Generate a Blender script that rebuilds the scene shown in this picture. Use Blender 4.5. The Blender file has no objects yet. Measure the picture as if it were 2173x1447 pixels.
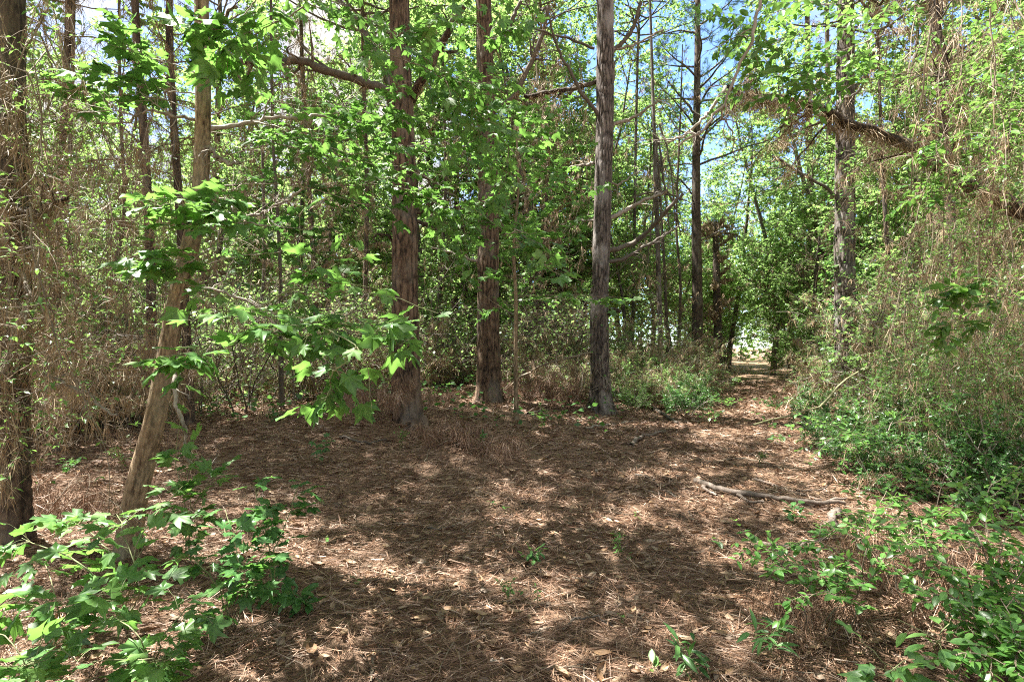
import bpy, math
import numpy as np
PI = math.pi
C = bpy.context.scene.collection
sc = bpy.context.scene

# ------------------------------------------------------------------ camera, sky, sun, exposure
F = 2173 * 20 / 36.0            # focal length in photograph pixels
CAMZ = 1.5
HZ = 735.0                      # horizon row in the photograph
cam = bpy.data.cameras.new('camera'); cam.lens = 20; cam.sensor_width = 36; cam.clip_end = 2000; cam.clip_start = 0.05
co = bpy.data.objects.new('camera', cam); C.objects.link(co)
co.location = (0, 0, CAMZ); co.rotation_euler = (math.radians(90) + math.atan((HZ - 723.5) / F), 0, 0)
sc.camera = co
SUN_EL, SUN_AZ = 66.0, -72.0    # azimuth clockwise from +Y
w = bpy.data.worlds.new('World'); sc.world = w; w.use_nodes = True
nt = w.node_tree; nt.nodes.clear()
n_out = nt.nodes.new('ShaderNodeOutputWorld'); n_bg = nt.nodes.new('ShaderNodeBackground')
n_sky = nt.nodes.new('ShaderNodeTexSky'); n_sky.sky_type = 'NISHITA'; n_sky.sun_disc = False
n_sky.sun_elevation = math.radians(SUN_EL); n_sky.sun_rotation = math.radians(SUN_AZ)
n_sky.air_density = 0.7; n_sky.dust_density = 0.05; n_sky.ozone_density = 4.0
n_tc = nt.nodes.new('ShaderNodeTexCoord'); n_no = nt.nodes.new('ShaderNodeTexNoise')
n_no.inputs['Scale'].default_value = 4.2; n_no.inputs['Detail'].default_value = 7; n_no.inputs['Roughness'].default_value = .58
n_rp = nt.nodes.new('ShaderNodeValToRGB'); n_rp.color_ramp.elements[0].position = .30; n_rp.color_ramp.elements[1].position = .52
n_mx = nt.nodes.new('ShaderNodeMixRGB'); n_mx.inputs[2].default_value = (2.1, 2.02, 1.9, 1)
nt.links.new(n_tc.outputs['Generated'], n_no.inputs['Vector'])
n_dot = nt.nodes.new('ShaderNodeVectorMath'); n_dot.operation = 'DOT_PRODUCT'; gd_ = np.array([.33, 1, .36]); gd_ = gd_ / np.linalg.norm(gd_); n_dot.inputs[1].default_value = tuple(gd_)
n_r2 = nt.nodes.new('ShaderNodeValToRGB'); e_ = n_r2.color_ramp.elements; e_[0].position = .90; e_[0].color = (0, 0, 0, 1); e_[1].position = .97; e_[1].color = (.26, .26, .26, 1)
n_sub = nt.nodes.new('ShaderNodeMath'); n_sub.operation = 'SUBTRACT'   # cloud added out of view to neutralise fill light; broken in one part
nt.links.new(n_tc.outputs['Generated'], n_dot.inputs[0]); nt.links.new(n_dot.outputs['Value'], n_r2.inputs[0]); nt.links.new(n_no.outputs['Fac'], n_sub.inputs[0]); nt.links.new(n_r2.outputs[0], n_sub.inputs[1])
nt.links.new(n_sub.outputs[0], n_rp.inputs[0])
nt.links.new(n_rp.outputs[0], n_mx.inputs[0]); nt.links.new(n_sky.outputs[0], n_mx.inputs[1])
nt.links.new(n_mx.outputs[0], n_bg.inputs[0]); n_bg.inputs[1].default_value = 0.095
nt.links.new(n_bg.outputs[0], n_out.inputs[0])
sl = bpy.data.lights.new('sun', 'SUN'); sl.energy = 5.0; sl.angle = math.radians(0.53); sl.color = (1, .95, .87)
so = bpy.data.objects.new('sun', sl); C.objects.link(so)
so.rotation_euler = (math.radians(90 - SUN_EL), 0, math.radians(180 - SUN_AZ))
sc.view_settings.view_transform = 'Standard'; sc.view_settings.look = 'None'; sc.view_settings.gamma = 1
sc.view_settings.exposure = 2.62
sc.render.engine = 'CYCLES'
sc.cycles.max_bounces = 7; sc.cycles.diffuse_bounces = 4; sc.cycles.glossy_bounces = 2; sc.cycles.transmission_bounces = 6
sc.cycles.transparent_max_bounces = 4; sc.cycles.pixel_filter_type = 'BLACKMAN_HARRIS'; sc.cycles.filter_width = 1.1; sc.cycles.use_denoising = False; sc.cycles.denoiser = 'OPENIMAGEDENOISE'; sc.cycles.denoising_input_passes = 'RGB_ALBEDO_NORMAL'; sc.cycles.denoising_prefilter = 'ACCURATE'
sc.cycles.sample_clamp_indirect = 6; sc.cycles.caustics_reflective = False; sc.cycles.caustics_refractive = False

rng = np.random.default_rng(7)
def ss(t): t = np.clip(t, 0, 1); return t * t * (3 - 2 * t)
def nrmz(v): return v / (np.linalg.norm(v, axis=-1, keepdims=True) + 1e-9)
def lat(ix, iy, seed):
    h = (ix.astype(np.int64) * 374761393 + iy.astype(np.int64) * 668265263 + seed * 974711) & 0x7fffffff
    h = ((h ^ (h >> 13)) * 1274126177) & 0x7fffffff
    return ((h ^ (h >> 16)) & 0xffff) / 65535.0
def vn(x, y, seed=0):
    x = np.asarray(x, float); y = np.asarray(y, float)
    ix = np.floor(x); iy = np.floor(y); fx = ss(x - ix); fy = ss(y - iy)
    a = lat(ix, iy, seed); b = lat(ix + 1, iy, seed); c = lat(ix, iy + 1, seed); d = lat(ix + 1, iy + 1, seed)
    return (a * (1 - fx) + b * fx) * (1 - fy) + (c * (1 - fx) + d * fx) * fy

# ------------------------------------------------------------------ terrain
def path_x(y): return .05 + .36 * y + .06 * y * ss((y - 6) / 20)
BUMPS = [(-.9, 7.2, .6, .30), (-.2, 6.9, .42, .2), (-2.1, 8.5, .55, .28), (-1.5, 6.4, .5, .10), (.5, 8.1, .6, .1), (-2.55, 11.4, .9, .16), (-.55, 13.6, 1.0, .14),
         (2.0, 12.6, .8, .10), (-4.1, 4.6, .8, .06), (-1.6, 9.8, 1.2, .08), (2.3, 2.9, .5, .10), (-2.1, 11.9, .75, .10), (-.65, 15.2, .8, .12), (1.95, 13.1, .7, .10), (-2.9, 4.1, .4, .05), (.9, 9.5, .8, .07), (-3.2, 7.5, 1.0, .10), (-.2, 10.2, 1.1, .12), (-1.2, 5.6, 1.2, .05)]
def gz(x, y):
    x = np.asarray(x, float); y = np.asarray(y, float)
    d = x - path_x(y)
    z = .30 * ss((-d - 1.6) / 3.5) * ss((y - 5) / 6) + .22 * ss((d - 1.5) / 2.5) * ss((y - 3) / 5)
    z = z + .10 * (vn(x * .35, y * .35, 3) - .5) + .09 * (vn(x * 1.3, y * 1.3, 5) - .5) + .035 * (vn(x * 4, y * 4, 6) - .5)
    z = z + .5 * ss((y - 30) / 40) * np.abs(np.tanh(d / 8))
    for bx, by, r, h in BUMPS: z = z + h * np.exp(-((x - bx) ** 2 + (y - by) ** 2) / (r * r))
    return z
def P(px, py, Y):
    return np.array([(px - 1086.5) / F * Y, Y, CAMZ + (HZ - py) / F * Y])
def G(px, py):
    Y = np.linspace(1.4, 90, 8000); x = (px - 1086.5) / F * Y; z = CAMZ + (HZ - py) / F * Y
    k = np.argmax(z <= gz(x, Y)); 
    if z[k] > gz(x[k], Y[k]): k = -1
    return np.array([x[k], Y[k], float(gz(x[k], Y[k]))])
def on(x, y): return np.array([x, y, float(gz(x, y))])

# ------------------------------------------------------------------ mesh plumbing
class Geo:
    def __init__(s): s.v = []; s.f = {3: [], 4: []}; s.a = []; s.e = []; s.n = 0
    def add(s, v, tris=None, quads=None, rnd=None, vein=None):
        v = np.asarray(v, np.float32).reshape(-1, 3); n = len(v)
        if tris is not None and len(tris): s.f[3].append(np.asarray(tris, np.int32) + s.n)
        if quads is not None and len(quads): s.f[4].append(np.asarray(quads, np.int32) + s.n)
        s.v.append(v); s.a.append(np.full(n, .5, np.float32) if rnd is None else np.broadcast_to(np.asarray(rnd, np.float32), (n,)))
        s.e.append(np.zeros(n, np.float32) if vein is None else np.asarray(vein, np.float32)); s.n += n
    def mesh(s, name, mat):
        me = bpy.data.meshes.new(name); v = np.concatenate(s.v)
        t = np.concatenate(s.f[3]) if s.f[3] else np.zeros((0, 3), np.int32)
        q = np.concatenate(s.f[4]) if s.f[4] else np.zeros((0, 4), np.int32)
        me.vertices.add(len(v)); me.vertices.foreach_set('co', v.ravel())
        li = np.concatenate([t.ravel(), q.ravel()]); me.loops.add(len(li)); me.loops.foreach_set('vertex_index', li)
        st = np.concatenate([np.arange(len(t)) * 3, len(t) * 3 + np.arange(len(q)) * 4]).astype(np.int32)
        me.polygons.add(len(st)); me.polygons.foreach_set('loop_start', st)
        me.update(calc_edges=True)
        a = me.attributes.new('rnd', 'FLOAT', 'POINT'); a.data.foreach_set('value', np.concatenate(s.a))
        a = me.attributes.new('vein', 'FLOAT', 'POINT'); a.data.foreach_set('value', np.concatenate(s.e))
        me.materials.append(mat); return me
    def build(s, name, mat, parent=None):
        if not s.n: return None
        o = bpy.data.objects.new(name, s.mesh(name, mat)); C.objects.link(o)
        if parent is not None: o.parent = parent
        return o
def tag(o, label=None, cat=None, group=None, kind=None):
    if label: o['label'] = label
    if cat: o['category'] = cat
    if group: o['group'] = group
    if kind: o['kind'] = kind
    return o
def thing(name, label, cat, loc=(0, 0, 0), group=None):
    o = bpy.data.objects.new(name, None); C.objects.link(o); o.location = tuple(float(c) for c in loc); o.empty_display_size = .2
    return tag(o, label, cat, group)
def dup(root, loc, rz=0, s=1, label=None, group=None):
    r = root.copy(); C.objects.link(r); r.location = tuple(float(c) for c in loc); r.rotation_euler = (0, 0, rz); r.scale = (s, s, s) if np.isscalar(s) else s
    if label: r['label'] = label
    if group: r['group'] = group
    for ch in list(root.children):
        c = ch.copy(); C.objects.link(c); c.parent = r
        for g in list(ch.children):
            d = g.copy(); C.objects.link(d); d.parent = c
    return r

# ------------------------------------------------------------------ geometry generators (vectorised)
def tubes(geo, paths, radii, sides=5, rnd=None):
    paths = np.asarray(paths, float); radii = np.asarray(radii, float)
    if paths.ndim == 2: paths = paths[None]; radii = radii[None]
    N, K, _ = paths.shape
    if N == 0: return
    tan = np.gradient(paths, axis=1); tan = nrmz(tan)
    m = nrmz(paths[:, -1] - paths[:, 0]); ref = np.where(np.abs(m[:, 2:3]) > .8, np.array([[1., 0, 0]]), np.array([[0, 0, 1.]]))
    u = nrmz(np.cross(tan, ref[:, None, :])); v = np.cross(tan, u)
    a = np.arange(sides) * 2 * PI / sides
    ring = u[:, :, None, :] * np.cos(a)[None, None, :, None] + v[:, :, None, :] * np.sin(a)[None, None, :, None]
    V = paths[:, :, None, :] + ring * radii[:, :, None, None]
    i = np.arange(K - 1)[:, None]; j = np.arange(sides)[None, :]; j2 = (j + 1) % sides
    q = np.stack([i * sides + j, i * sides + j2, (i + 1) * sides + j2, (i + 1) * sides + j], -1).reshape(-1, 4)
    Q = (q[None] + (np.arange(N) * K * sides)[:, None, None]).reshape(-1, 4)
    r = np.repeat(rng.random(N) if rnd is None else np.broadcast_to(rnd, (N,)), K * sides)
    geo.add(V.reshape(-1, 3), quads=Q, rnd=r)
def poly(pts, K=24, wob=0, seed=None):
    pts = np.asarray(pts, float); d = np.r_[0, np.cumsum(np.linalg.norm(np.diff(pts[:, :3], axis=0), axis=1))]
    t = np.linspace(0, d[-1], K)
    # Catmull-Rom through the points
    n = len(pts); ext = np.vstack([2 * pts[0] - pts[1], pts, 2 * pts[-1] - pts[-2]]) if n > 1 else pts
    k = np.clip(np.searchsorted(d, t, side='right') - 1, 0, n - 2); u = ((t - d[k]) / np.maximum(d[k + 1] - d[k], 1e-6))[:, None]
    p0, p1, p2, p3 = ext[k], ext[k + 1], ext[k + 2], ext[k + 3]
    out = .5 * (2 * p1 + (p2 - p0) * u + (2 * p0 - 5 * p1 + 4 * p2 - p3) * u ** 2 + (3 * p1 - p0 - 3 * p2 + p3) * u ** 3)
    if wob:
        w = rng.normal(0, 1, (K, 3)); w = np.cumsum(w, 0); w -= np.linspace(0, 1, K)[:, None] * w[-1]; out[:, :3] += w * wob
    return out
def grow(st, d, L, K=6, wig=.15, grav=0.0):
    N = len(st); L = np.broadcast_to(L, (N,)); p = np.zeros((N, K, 3)); p[:, 0] = st; d = nrmz(np.asarray(d, float))
    for i in range(1, K):
        p[:, i] = p[:, i - 1] + d * (L / (K - 1))[:, None]
        d = nrmz(d + rng.normal(0, wig, (N, 3)) + np.array([0, 0, -grav]))
    return p
def along(paths, t):
    """interp: paths (N,K,3), t (N,M) -> pos, tan (N,M,3)"""
    N, K, _ = paths.shape; f = np.clip(t, 0, .9999) * (K - 1); i = f.astype(int); u = (f - i)[..., None]
    r = np.arange(N)[:, None]; a = paths[r, i]; b = paths[r, i + 1]
    return a * (1 - u) + b * u, nrmz(b - a)
def shoots(par, n, t0, t1, ang, L, K=6, wig=.15, grav=0., flat=.0, up=0.):
    N = len(par)
    t = np.sort(rng.uniform(t0, t1, (N, n)), axis=1); p, tn = along(par, t)
    rv = rng.normal(0, 1, (N, n, 3)); rv[..., 2] *= (1 - flat)
    pr = nrmz(rv - tn * (rv * tn).sum(-1, keepdims=True))
    a = ang * rng.uniform(.7, 1.25, (N, n, 1)); d = tn * np.cos(a) + pr * np.sin(a) + np.array([0, 0, up])
    LL = L * rng.uniform(.55, 1.2, (N, n)) * (1.15 - .55 * t)
    return grow(p.reshape(-1, 3), d.reshape(-1, 3), LL.reshape(-1), K, wig, grav)
def taper(paths, r0, r1, p=1.0):
    N, K, _ = paths.shape; t = np.linspace(0, 1, K) ** p
    return np.broadcast_to(np.asarray(r0, float).reshape(-1, 1), (N, 1)) * (1 - t) + np.broadcast_to(np.asarray(r1, float).reshape(-1, 1), (N, 1)) * t
def place(geo, tpl, pos, d, n, s, rnd=None):
    if isinstance(tpl, list):
        k = rng.integers(0, len(tpl), len(pos)); s = np.broadcast_to(s, (len(pos),)); n = np.broadcast_to(n, (len(pos), 3))
        for i, t_ in enumerate(tpl): place(geo, t_, pos[k == i], d[k == i], n[k == i], s[k == i])
        return
    tv, tf, te = tpl; N = len(pos)
    if N == 0: return
    d = nrmz(d); n = n - d * (n * d).sum(-1, keepdims=True); n = nrmz(n); y = np.cross(n, d)
    s = np.broadcast_to(s, (N,))[:, None, None]
    V = pos[:, None, :] + s * (tv[None, :, 0:1] * d[:, None] + tv[None, :, 1:2] * y[:, None] + tv[None, :, 2:3] * n[:, None])
    m = len(tv); Fc = (tf[None] + (np.arange(N) * m)[:, None, None]).reshape(-1, tf.shape[1])
    r = np.repeat(rng.random(N) if rnd is None else rnd, m); e = np.tile(te, N)
    if tf.shape[1] == 3: geo.add(V.reshape(-1, 3), tris=Fc, rnd=r, vein=e)
    else: geo.add(V.reshape(-1, 3), quads=Fc, rnd=r, vein=e)
def star_tpl(full=True, lob=1.0, curl=.18):
    tips = [(0, 1.0), (46, .9), (102, .62)]
    o = []
    if full:
        seq = [(0, 1.0, 1), (11, .78, .3), (23, .58, 0), (36, .74, .3), (46, .90, 1), (57, .70, .3), (74, .52, 0), (90, .58, .3), (102, .64, 1), (118, .42, .3), (150, .30, 0), (176, .07, .5)]
    else:
        seq = [(0, 1.0, 1), (23, .56, 0), (46, .90, 1), (74, .50, 0), (102, .64, 1), (150, .28, 0), (177, .08, .5)]
    pts = [(a, r, e) for a, r, e in seq] + [(-a, r, e) for a, r, e in reversed(seq) if a != 0]
    v = [(0.12, 0, 0)]; e = [1.0]
    for a, r, ee in pts:
        x = r * math.cos(math.radians(a)); y = r * math.sin(math.radians(a)) * lob
        z = -curl * r * r + (.035 if ee < .2 else 0); v.append((x + .12, y, z)); e.append(ee)
    n = len(pts); f = [(0, 1 + i, 1 + (i + 1) % n) for i in range(n)]
    v = np.array(v); v[:, 0] -= .04; v *= .62
    return v, np.array(f), np.array(e)
def variants(full, n):
    out = []
    for k in range(n):
        v, f, e = star_tpl(full, .92 + .05 * k, .06 + .11 * k); r_ = np.random.default_rng(900 + k); j = r_.normal(0, .035, v.shape) * (1.3 if full else 1); j[:, 2] *= .8; j[0] = 0
        out.append((v * r_.uniform(.9, 1.1, (1, 3)) + j, f, e))
    return out
STAR = variants(True, 5); STARM = variants(False, 4)
def oval_tpl(wd=.5, n=6, cup=.12, droop=.12):
    v = []; e = []
    prof = [(0, .02), (.22, .78), (.5, 1), (.78, .66), (1, 0)] if n > 4 else [(0, .02), (.45, 1), (1, 0)]
    for x, ww in prof:
        v += [(x, -wd * .5 * ww, cup * ww * .5 - droop * x * x), (x, 0, -droop * x * x), (x, wd * .5 * ww, cup * ww * .5 - droop * x * x)]; e += [0, 1, 0]
    f = []
    for i in range(len(prof) - 1):
        a = i * 3; f += [(a, a + 3, a + 4, a + 1), (a + 1, a + 4, a + 5, a + 2)]
    return np.array(v, float), np.array(f), np.array(e, float)
OVAL = oval_tpl(.52); OVALS = oval_tpl(.5, 4); LANCE = oval_tpl(.24, 6, .1, .3)
FAR = (np.array([[0, 0, 0], [.42, -.42, .06], [.5, 0, -.03], [.42, .42, .06], [1, 0, -.12], [.05, -.2, 0], [.05, .2, 0]], float),
       np.array([[5, 1, 2], [5, 2, 6], [6, 2, 3], [1, 4, 2], [2, 4, 3]]), np.array([1, 0, 1, 0, 1, 0, 0], float))
KITE = (np.array([[0, 0, 0], [.45, -.36, .06], [1, 0, -.08], [.45, .36, .06]], float), np.array([[0, 1, 2], [0, 2, 3]]), np.array([.5, 0, .5, 0], float))
DRY = None
def dry_tpl():
    v = []; nx, ny = 6, 4
    for i in range(nx):
        t = i / (nx - 1); ww = math.sin(PI * min(1, t * .93 + .05)) ** 1.1 * .22
        for j in range(ny):
            s = (j / (ny - 1) - .5) * 2; v.append((t - .5, s * ww, .10 * abs(s) ** 1.5 * (1 + t) + .16 * (t - .5) ** 2 + .03 * math.sin(7 * t + 3 * s)))
    f = [(i * ny + j, (i + 1) * ny + j, (i + 1) * ny + j + 1, i * ny + j + 1) for i in range(nx - 1) for j in range(ny - 1)]
    return np.array(v), np.array(f), np.array([1 - abs((j / (ny - 1) - .5) * 2) for i in range(nx) for j in range(ny)])
DRY = dry_tpl()
def needles(geo, pos, d, L, wd, bend=.25, rnd=None, grav=0.):
    """one bent, flat needle per row: 5 verts (quad + tip)"""
    N = len(pos)
    if N == 0: return
    d = nrmz(d); L = np.broadcast_to(L, (N,))[:, None]; wd = np.broadcast_to(wd, (N,))[:, None]
    s = nrmz(np.cross(d, rng.normal(0, 1, (N, 3)))); b = nrmz(np.cross(d, s)) * rng.normal(0, bend, (N, 1)) + np.array([0, 0, -grav])
    p1 = pos + d * L * .5; p2 = pos + d * L + b * L * .6
    V = np.stack([pos - s * wd * .5, pos + s * wd * .5, p1 + s * wd * .5, p1 - s * wd * .5, p2], 1)
    i = (np.arange(N) * 5)[:, None]
    geo.add(V.reshape(-1, 3), tris=i + np.array([[3, 2, 4]]), quads=i + np.array([[0, 1, 2, 3]]), rnd=np.repeat(rng.random(N) if rnd is None else rnd, 5))
def drape(geo, paths, nclump, per, L=.17, wd=.003, spread=.35, t0=0, t1=1, jit=.02):
    """clumps of dead pine needles hanging from stems"""
    N = len(paths); t = rng.uniform(t0, t1, (N, nclump)); p, tn = along(paths, t)
    p = np.repeat(p.reshape(-1, 3), per, 0); tn = np.repeat(tn.reshape(-1, 3), per, 0); M = len(p)
    cl = np.repeat(rng.normal(0, spread * .7, (N * nclump, 3)), per, 0)
    d = np.array([0, 0, -1.]) + cl + rng.normal(0, spread, (M, 3)) + tn * rng.normal(0, .35, (M, 1))
    cr = np.repeat(rng.random(N * nclump), per)
    needles(geo, p + rng.normal(0, jit, (M, 3)), d, L * rng.uniform(.6, 1.15, M), wd, .3, np.clip(cr * .6 + rng.random(M) * .4, 0, 1), .1)
def leafy(geo, stems, tpl, n, size, t0=.1, pairs=False, tilt=.35, fwd=.5, droop=.1, petiole=None, pl=.3, updir=1.0, szv=(.6, 1.15)):
    """leaves along stems; petiole: Geo that gets the little stalks"""
    N = len(stems)
    t = np.linspace(t0, 1.0, n)[None] + rng.uniform(-.4, .4, (N, n)) / n; t = np.clip(t, 0, .999); p, tn = along(stems, t)
    side = np.cross(tn, np.array([0, 0, 1.])); side = nrmz(side + rng.normal(0, .25, side.shape))
    sg = np.where((np.arange(n) % 2)[None, :, None] > 0, 1, -1)
    P0 = []; D0 = []
    for k in ((1, -1) if pairs else (1,)):
        D0.append((tn * fwd + side * sg * k + np.array([0, 0, -droop])).reshape(-1, 3)); P0.append(p.reshape(-1, 3))
    p = np.concatenate(P0); d = np.concatenate(D0); M = len(p)
    d = nrmz(d + rng.normal(0, .3, (M, 3))); nn = np.array([0, 0, updir]) + rng.normal(0, tilt, (M, 3)); s = size * rng.uniform(szv[0], szv[1], M)
    if petiole is not None:
        e = p + d * (s * pl)[:, None] + np.array([0, 0, .1]) * (s * pl)[:, None]
        tubes(petiole, np.stack([p, (p + e) / 2 + np.array([0, 0, .006]), e], 1), np.full((M, 3), .0011), 3); p = e
    place(geo, tpl, p, d, nn, s)

# ------------------------------------------------------------------ materials
def mat(name):
    m = bpy.data.materials.new(name); m.use_nodes = True; t = m.node_tree; t.nodes.clear()
    o = t.nodes.new('ShaderNodeOutputMaterial'); b = t.nodes.new('ShaderNodeBsdfPrincipled'); t.links.new(b.outputs[0], o.inputs[0])
    return m, t, b, o
def ramp(t, src, stops):
    r = t.nodes.new('ShaderNodeValToRGB'); e = r.color_ramp.elements
    while len(e) < len(stops): e.new(.5)
    for i, (p, c) in enumerate(stops): e[i].position = p; e[i].color = (*c, 1)
    t.links.new(src, r.inputs[0]); return r.outputs[0]
def attr(t, n):
    a = t.nodes.new('ShaderNodeAttribute'); a.attribute_name = n; return a.outputs['Fac']
def noise(t, scale, detail=4, vec=None, rough=.6, sc3=None):
    n = t.nodes.new('ShaderNodeTexNoise'); n.inputs['Scale'].default_value = scale; n.inputs['Detail'].default_value = detail; n.inputs['Roughness'].default_value = rough
    tc = t.nodes.new('ShaderNodeTexCoord'); v = tc.outputs['Object']
    if sc3:
        mp = t.nodes.new('ShaderNodeMapping'); mp.inputs['Scale'].default_value = sc3; t.links.new(v, mp.inputs[0]); v = mp.outputs[0]
    t.links.new(v, n.inputs['Vector']); return n.outputs['Fac']
def mix(t, f, a, b, mode='MIX'):
    m = t.nodes.new('ShaderNodeMixRGB'); m.blend_type = mode
    for k, x in ((0, f), (1, a), (2, b)):
        if hasattr(x, 'node'): t.links.new(x, m.inputs[k])
        elif k == 0: m.inputs[0].default_value = x
        else: m.inputs[k].default_value = (*x, 1)
    return m.outputs[0]
def bump(t, b, h, s, dist=.02):
    n = t.nodes.new('ShaderNodeBump'); n.inputs['Strength'].default_value = s; n.inputs['Distance'].default_value = dist
    t.links.new(h, n.inputs['Height']); t.links.new(n.outputs[0], b.inputs['Normal'])
def leaf_mat(name, dark, mid, light, trans, rough=.38, tr=.5, spec=.5, spot=False):
    m, t, b, o = mat(name)
    c = ramp(t, attr(t, 'rnd'), [(0, dark), (.5, mid), (1, light)])
    ve = ramp(t, attr(t, 'vein'), [(.86, (0, 0, 0)), (.97, (.35, .35, .35))])
    n1 = noise(t, 38, 3); c = mix(t, ramp(t, n1, [(.42, (0, 0, 0)), (.72, (.55, .55, .55))]), c, tuple(x * 1.35 + .02 for x in light)); n2 = noise(t, 130, 2)
    c = mix(t, ramp(t, n2, [(.66, (0, 0, 0)), (.76, (.5, .5, .5))]), c, (.13, .11, .04))
    c2 = mix(t, ve, c, tuple(min(1, x * 1.8 + .03) for x in light))
    t.links.new(c2, b.inputs['Base Color']); b.inputs['Roughness'].default_value = rough; b.inputs['Specular IOR Level'].default_value = spec
    tl = t.nodes.new('ShaderNodeBsdfTranslucent'); ct = ramp(t, attr(t, 'rnd'), [(0, tuple(x * .7 for x in trans)), (1, trans)])
    t.links.new(ct, tl.inputs[0]); ms = t.nodes.new('ShaderNodeMixShader'); ms.inputs[0].default_value = tr
    t.links.new(b.outputs[0], ms.inputs[1]); t.links.new(tl.outputs[0], ms.inputs[2]); t.links.new(ms.outputs[0], o.inputs[0]); return m
M = {}
M['gum'] = leaf_mat('sweetgum_leaf', (.035, .11, .025), (.06, .16, .038), (.11, .21, .05), (.22, .46, .085), .45, .42)
M['oval'] = leaf_mat('privet_leaf', (.028, .10, .018), (.055, .15, .028), (.10, .22, .045), (.22, .42, .08), .35, .4)
M['teal'] = leaf_mat('shade_leaf', (.028, .09, .025), (.045, .13, .036), (.08, .18, .05), (.14, .32, .06), .35, .4)
M['far'] = leaf_mat('canopy_leaf', (.05, .11, .03), (.085, .17, .045), (.15, .25, .075), (.34, .56, .15), .42, .5)
M['pine'] = leaf_mat('pine_needle', (.02, .07, .02), (.04, .11, .03), (.06, .15, .04), (.08, .2, .04), .45, .25)
def needle_mat():
    m, t, b, o = mat('dead_needle')
    c = ramp(t, attr(t, 'rnd'), [(0, (.07, .035, .02)), (.4, (.17, .09, .05)), (.75, (.34, .22, .145)), (1, (.60, .48, .39))])
    t.links.new(c, b.inputs['Base Color']); b.inputs['Roughness'].default_value = .55
    return m
M['needle'] = needle_mat()
def drape_mat():
    m, t, b, o = mat('hanging_dead_needle')
    c = ramp(t, attr(t, 'rnd'), [(0, (.10, .065, .032)), (.45, (.23, .155, .082)), (.8, (.36, .265, .155)), (1, (.50, .41, .28))])
    t.links.new(c, b.inputs['Base Color']); b.inputs['Roughness'].default_value = .6
    return m
M['drape'] = drape_mat()
def litter_mat(name, *cs):
    m, t, b, o = mat(name)
    c = ramp(t, attr(t, 'rnd'), [(i / (len(cs) - 1), x) for i, x in enumerate(cs)])
    ns = noise(t, 30, 4); c = mix(t, ramp(t, ns, [(.4, (0, 0, 0)), (.7, (.5, .5, .5))]), c, (.10, .06, .035))
    t.links.new(c, b.inputs['Base Color']); b.inputs['Roughness'].default_value = .6; return m
M['dry'] = litter_mat('dead_leaf', (.14, .075, .035), (.27, .165, .085), (.36, .25, .15), (.23, .18, .14))
def twig_mat(name, a, b_, c_, rough=.8):
    m, t, b, o = mat(name)
    c = ramp(t, attr(t, 'rnd'), [(0, a), (.6, b_), (1, c_)]); nz = noise(t, 22, 5, sc3=(1, 1, .35))
    c = mix(t, ramp(t, nz, [(.35, (0, 0, 0)), (.7, (.7, .7, .7))]), c, tuple(x * 1.6 for x in c_))
    t.links.new(c, b.inputs['Base Color']); b.inputs['Roughness'].default_value = rough; bump(t, b, nz, .6, .01); return m
M['twig'] = twig_mat('brown_twig', (.05, .035, .022), (.11, .08, .05), (.18, .15, .11))
M['greytwig'] = twig_mat('grey_twig', (.09, .07, .05), (.16, .13, .10), (.26, .235, .20))
M['green_stem'] = twig_mat('green_stem', (.08, .12, .04), (.13, .15, .06), (.18, .17, .09))
M['dark'] = twig_mat('dark_bark', (.035, .028, .02), (.06, .048, .036), (.09, .075, .06))
M['log'] = twig_mat('fallen_wood', (.045, .032, .023), (.09, .067, .05), (.15, .12, .10))
def bark_mat(name, crack, mid, plate, lichen, la=.0):
    m, t, b, o = mat(name)
    c = ramp(t, attr(t, 'vein'), [(0.2, crack), (.55, mid), (.95, plate)])
    nz = noise(t, 9, 6, sc3=(1, 1, .3)); n2 = noise(t, 60, 4, sc3=(1, 1, .25)); n3 = noise(t, 2.1, 3, sc3=(1, 1, .5))
    c = mix(t, ramp(t, nz, [(.4, (.0, .0, .0)), (.8, (.5, .5, .5))]), c, tuple(x * .55 for x in mid))
    c = mix(t, ramp(t, n2, [(.45, (0, 0, 0)), (.75, (.45, .45, .45))]), c, tuple(min(.6, x * 1.5) for x in plate))
    c = mix(t, ramp(t, n3, [(.52, (0, 0, 0)), (.66, (la, la, la))]), c, lichen)
    t.links.new(c, b.inputs['Base Color']); b.inputs['Roughness'].default_value = .85; b.inputs['Specular IOR Level'].default_value = .25
    bump(t, b, n2, .8, .015); return m
M['bark'] = bark_mat('pine_bark', (.010, .006, .004), (.09, .056, .037), (.205, .145, .10), (.22, .20, .17), .5)
M['barkgrey'] = bark_mat('grey_pine_bark', (.012, .009, .008), (.085, .068, .058), (.225, .19, .17), (.33, .31, .30), .6)
M['hard'] = bark_mat('smooth_grooved_bark', (.045, .03, .018), (.22, .16, .10), (.38, .295, .195), (.24, .24, .17), .55)
M['darkbark'] = bark_mat('shaded_bark', (.02, .015, .012), (.07, .05, .038), (.14, .105, .08), (.2, .19, .16), .4)
def ground_mat():
    m, t, b, o = mat('needle_litter_ground')
    n1 = noise(t, 1.1, 4); n2 = noise(t, 26, 6, rough=.75); n3 = noise(t, 140, 4, rough=.8)
    c = ramp(t, n2, [(.25, (.05, .028, .017)), (.5, (.14, .08, .047)), (.75, (.27, .17, .11))])
    c = mix(t, ramp(t, n1, [(.4, (0, 0, 0)), (.7, (.5, .5, .5))]), c, (.15, .105, .07))
    c = mix(t, ramp(t, n3, [(.4, (0, 0, 0)), (.65, (.7, .7, .7))]), c, (.30, .19, .11))
    t.links.new(c, b.inputs['Base Color']); b.inputs['Roughness'].default_value = .8; bump(t, b, n3, 1, .02); return m
M['ground'] = ground_mat()

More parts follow.
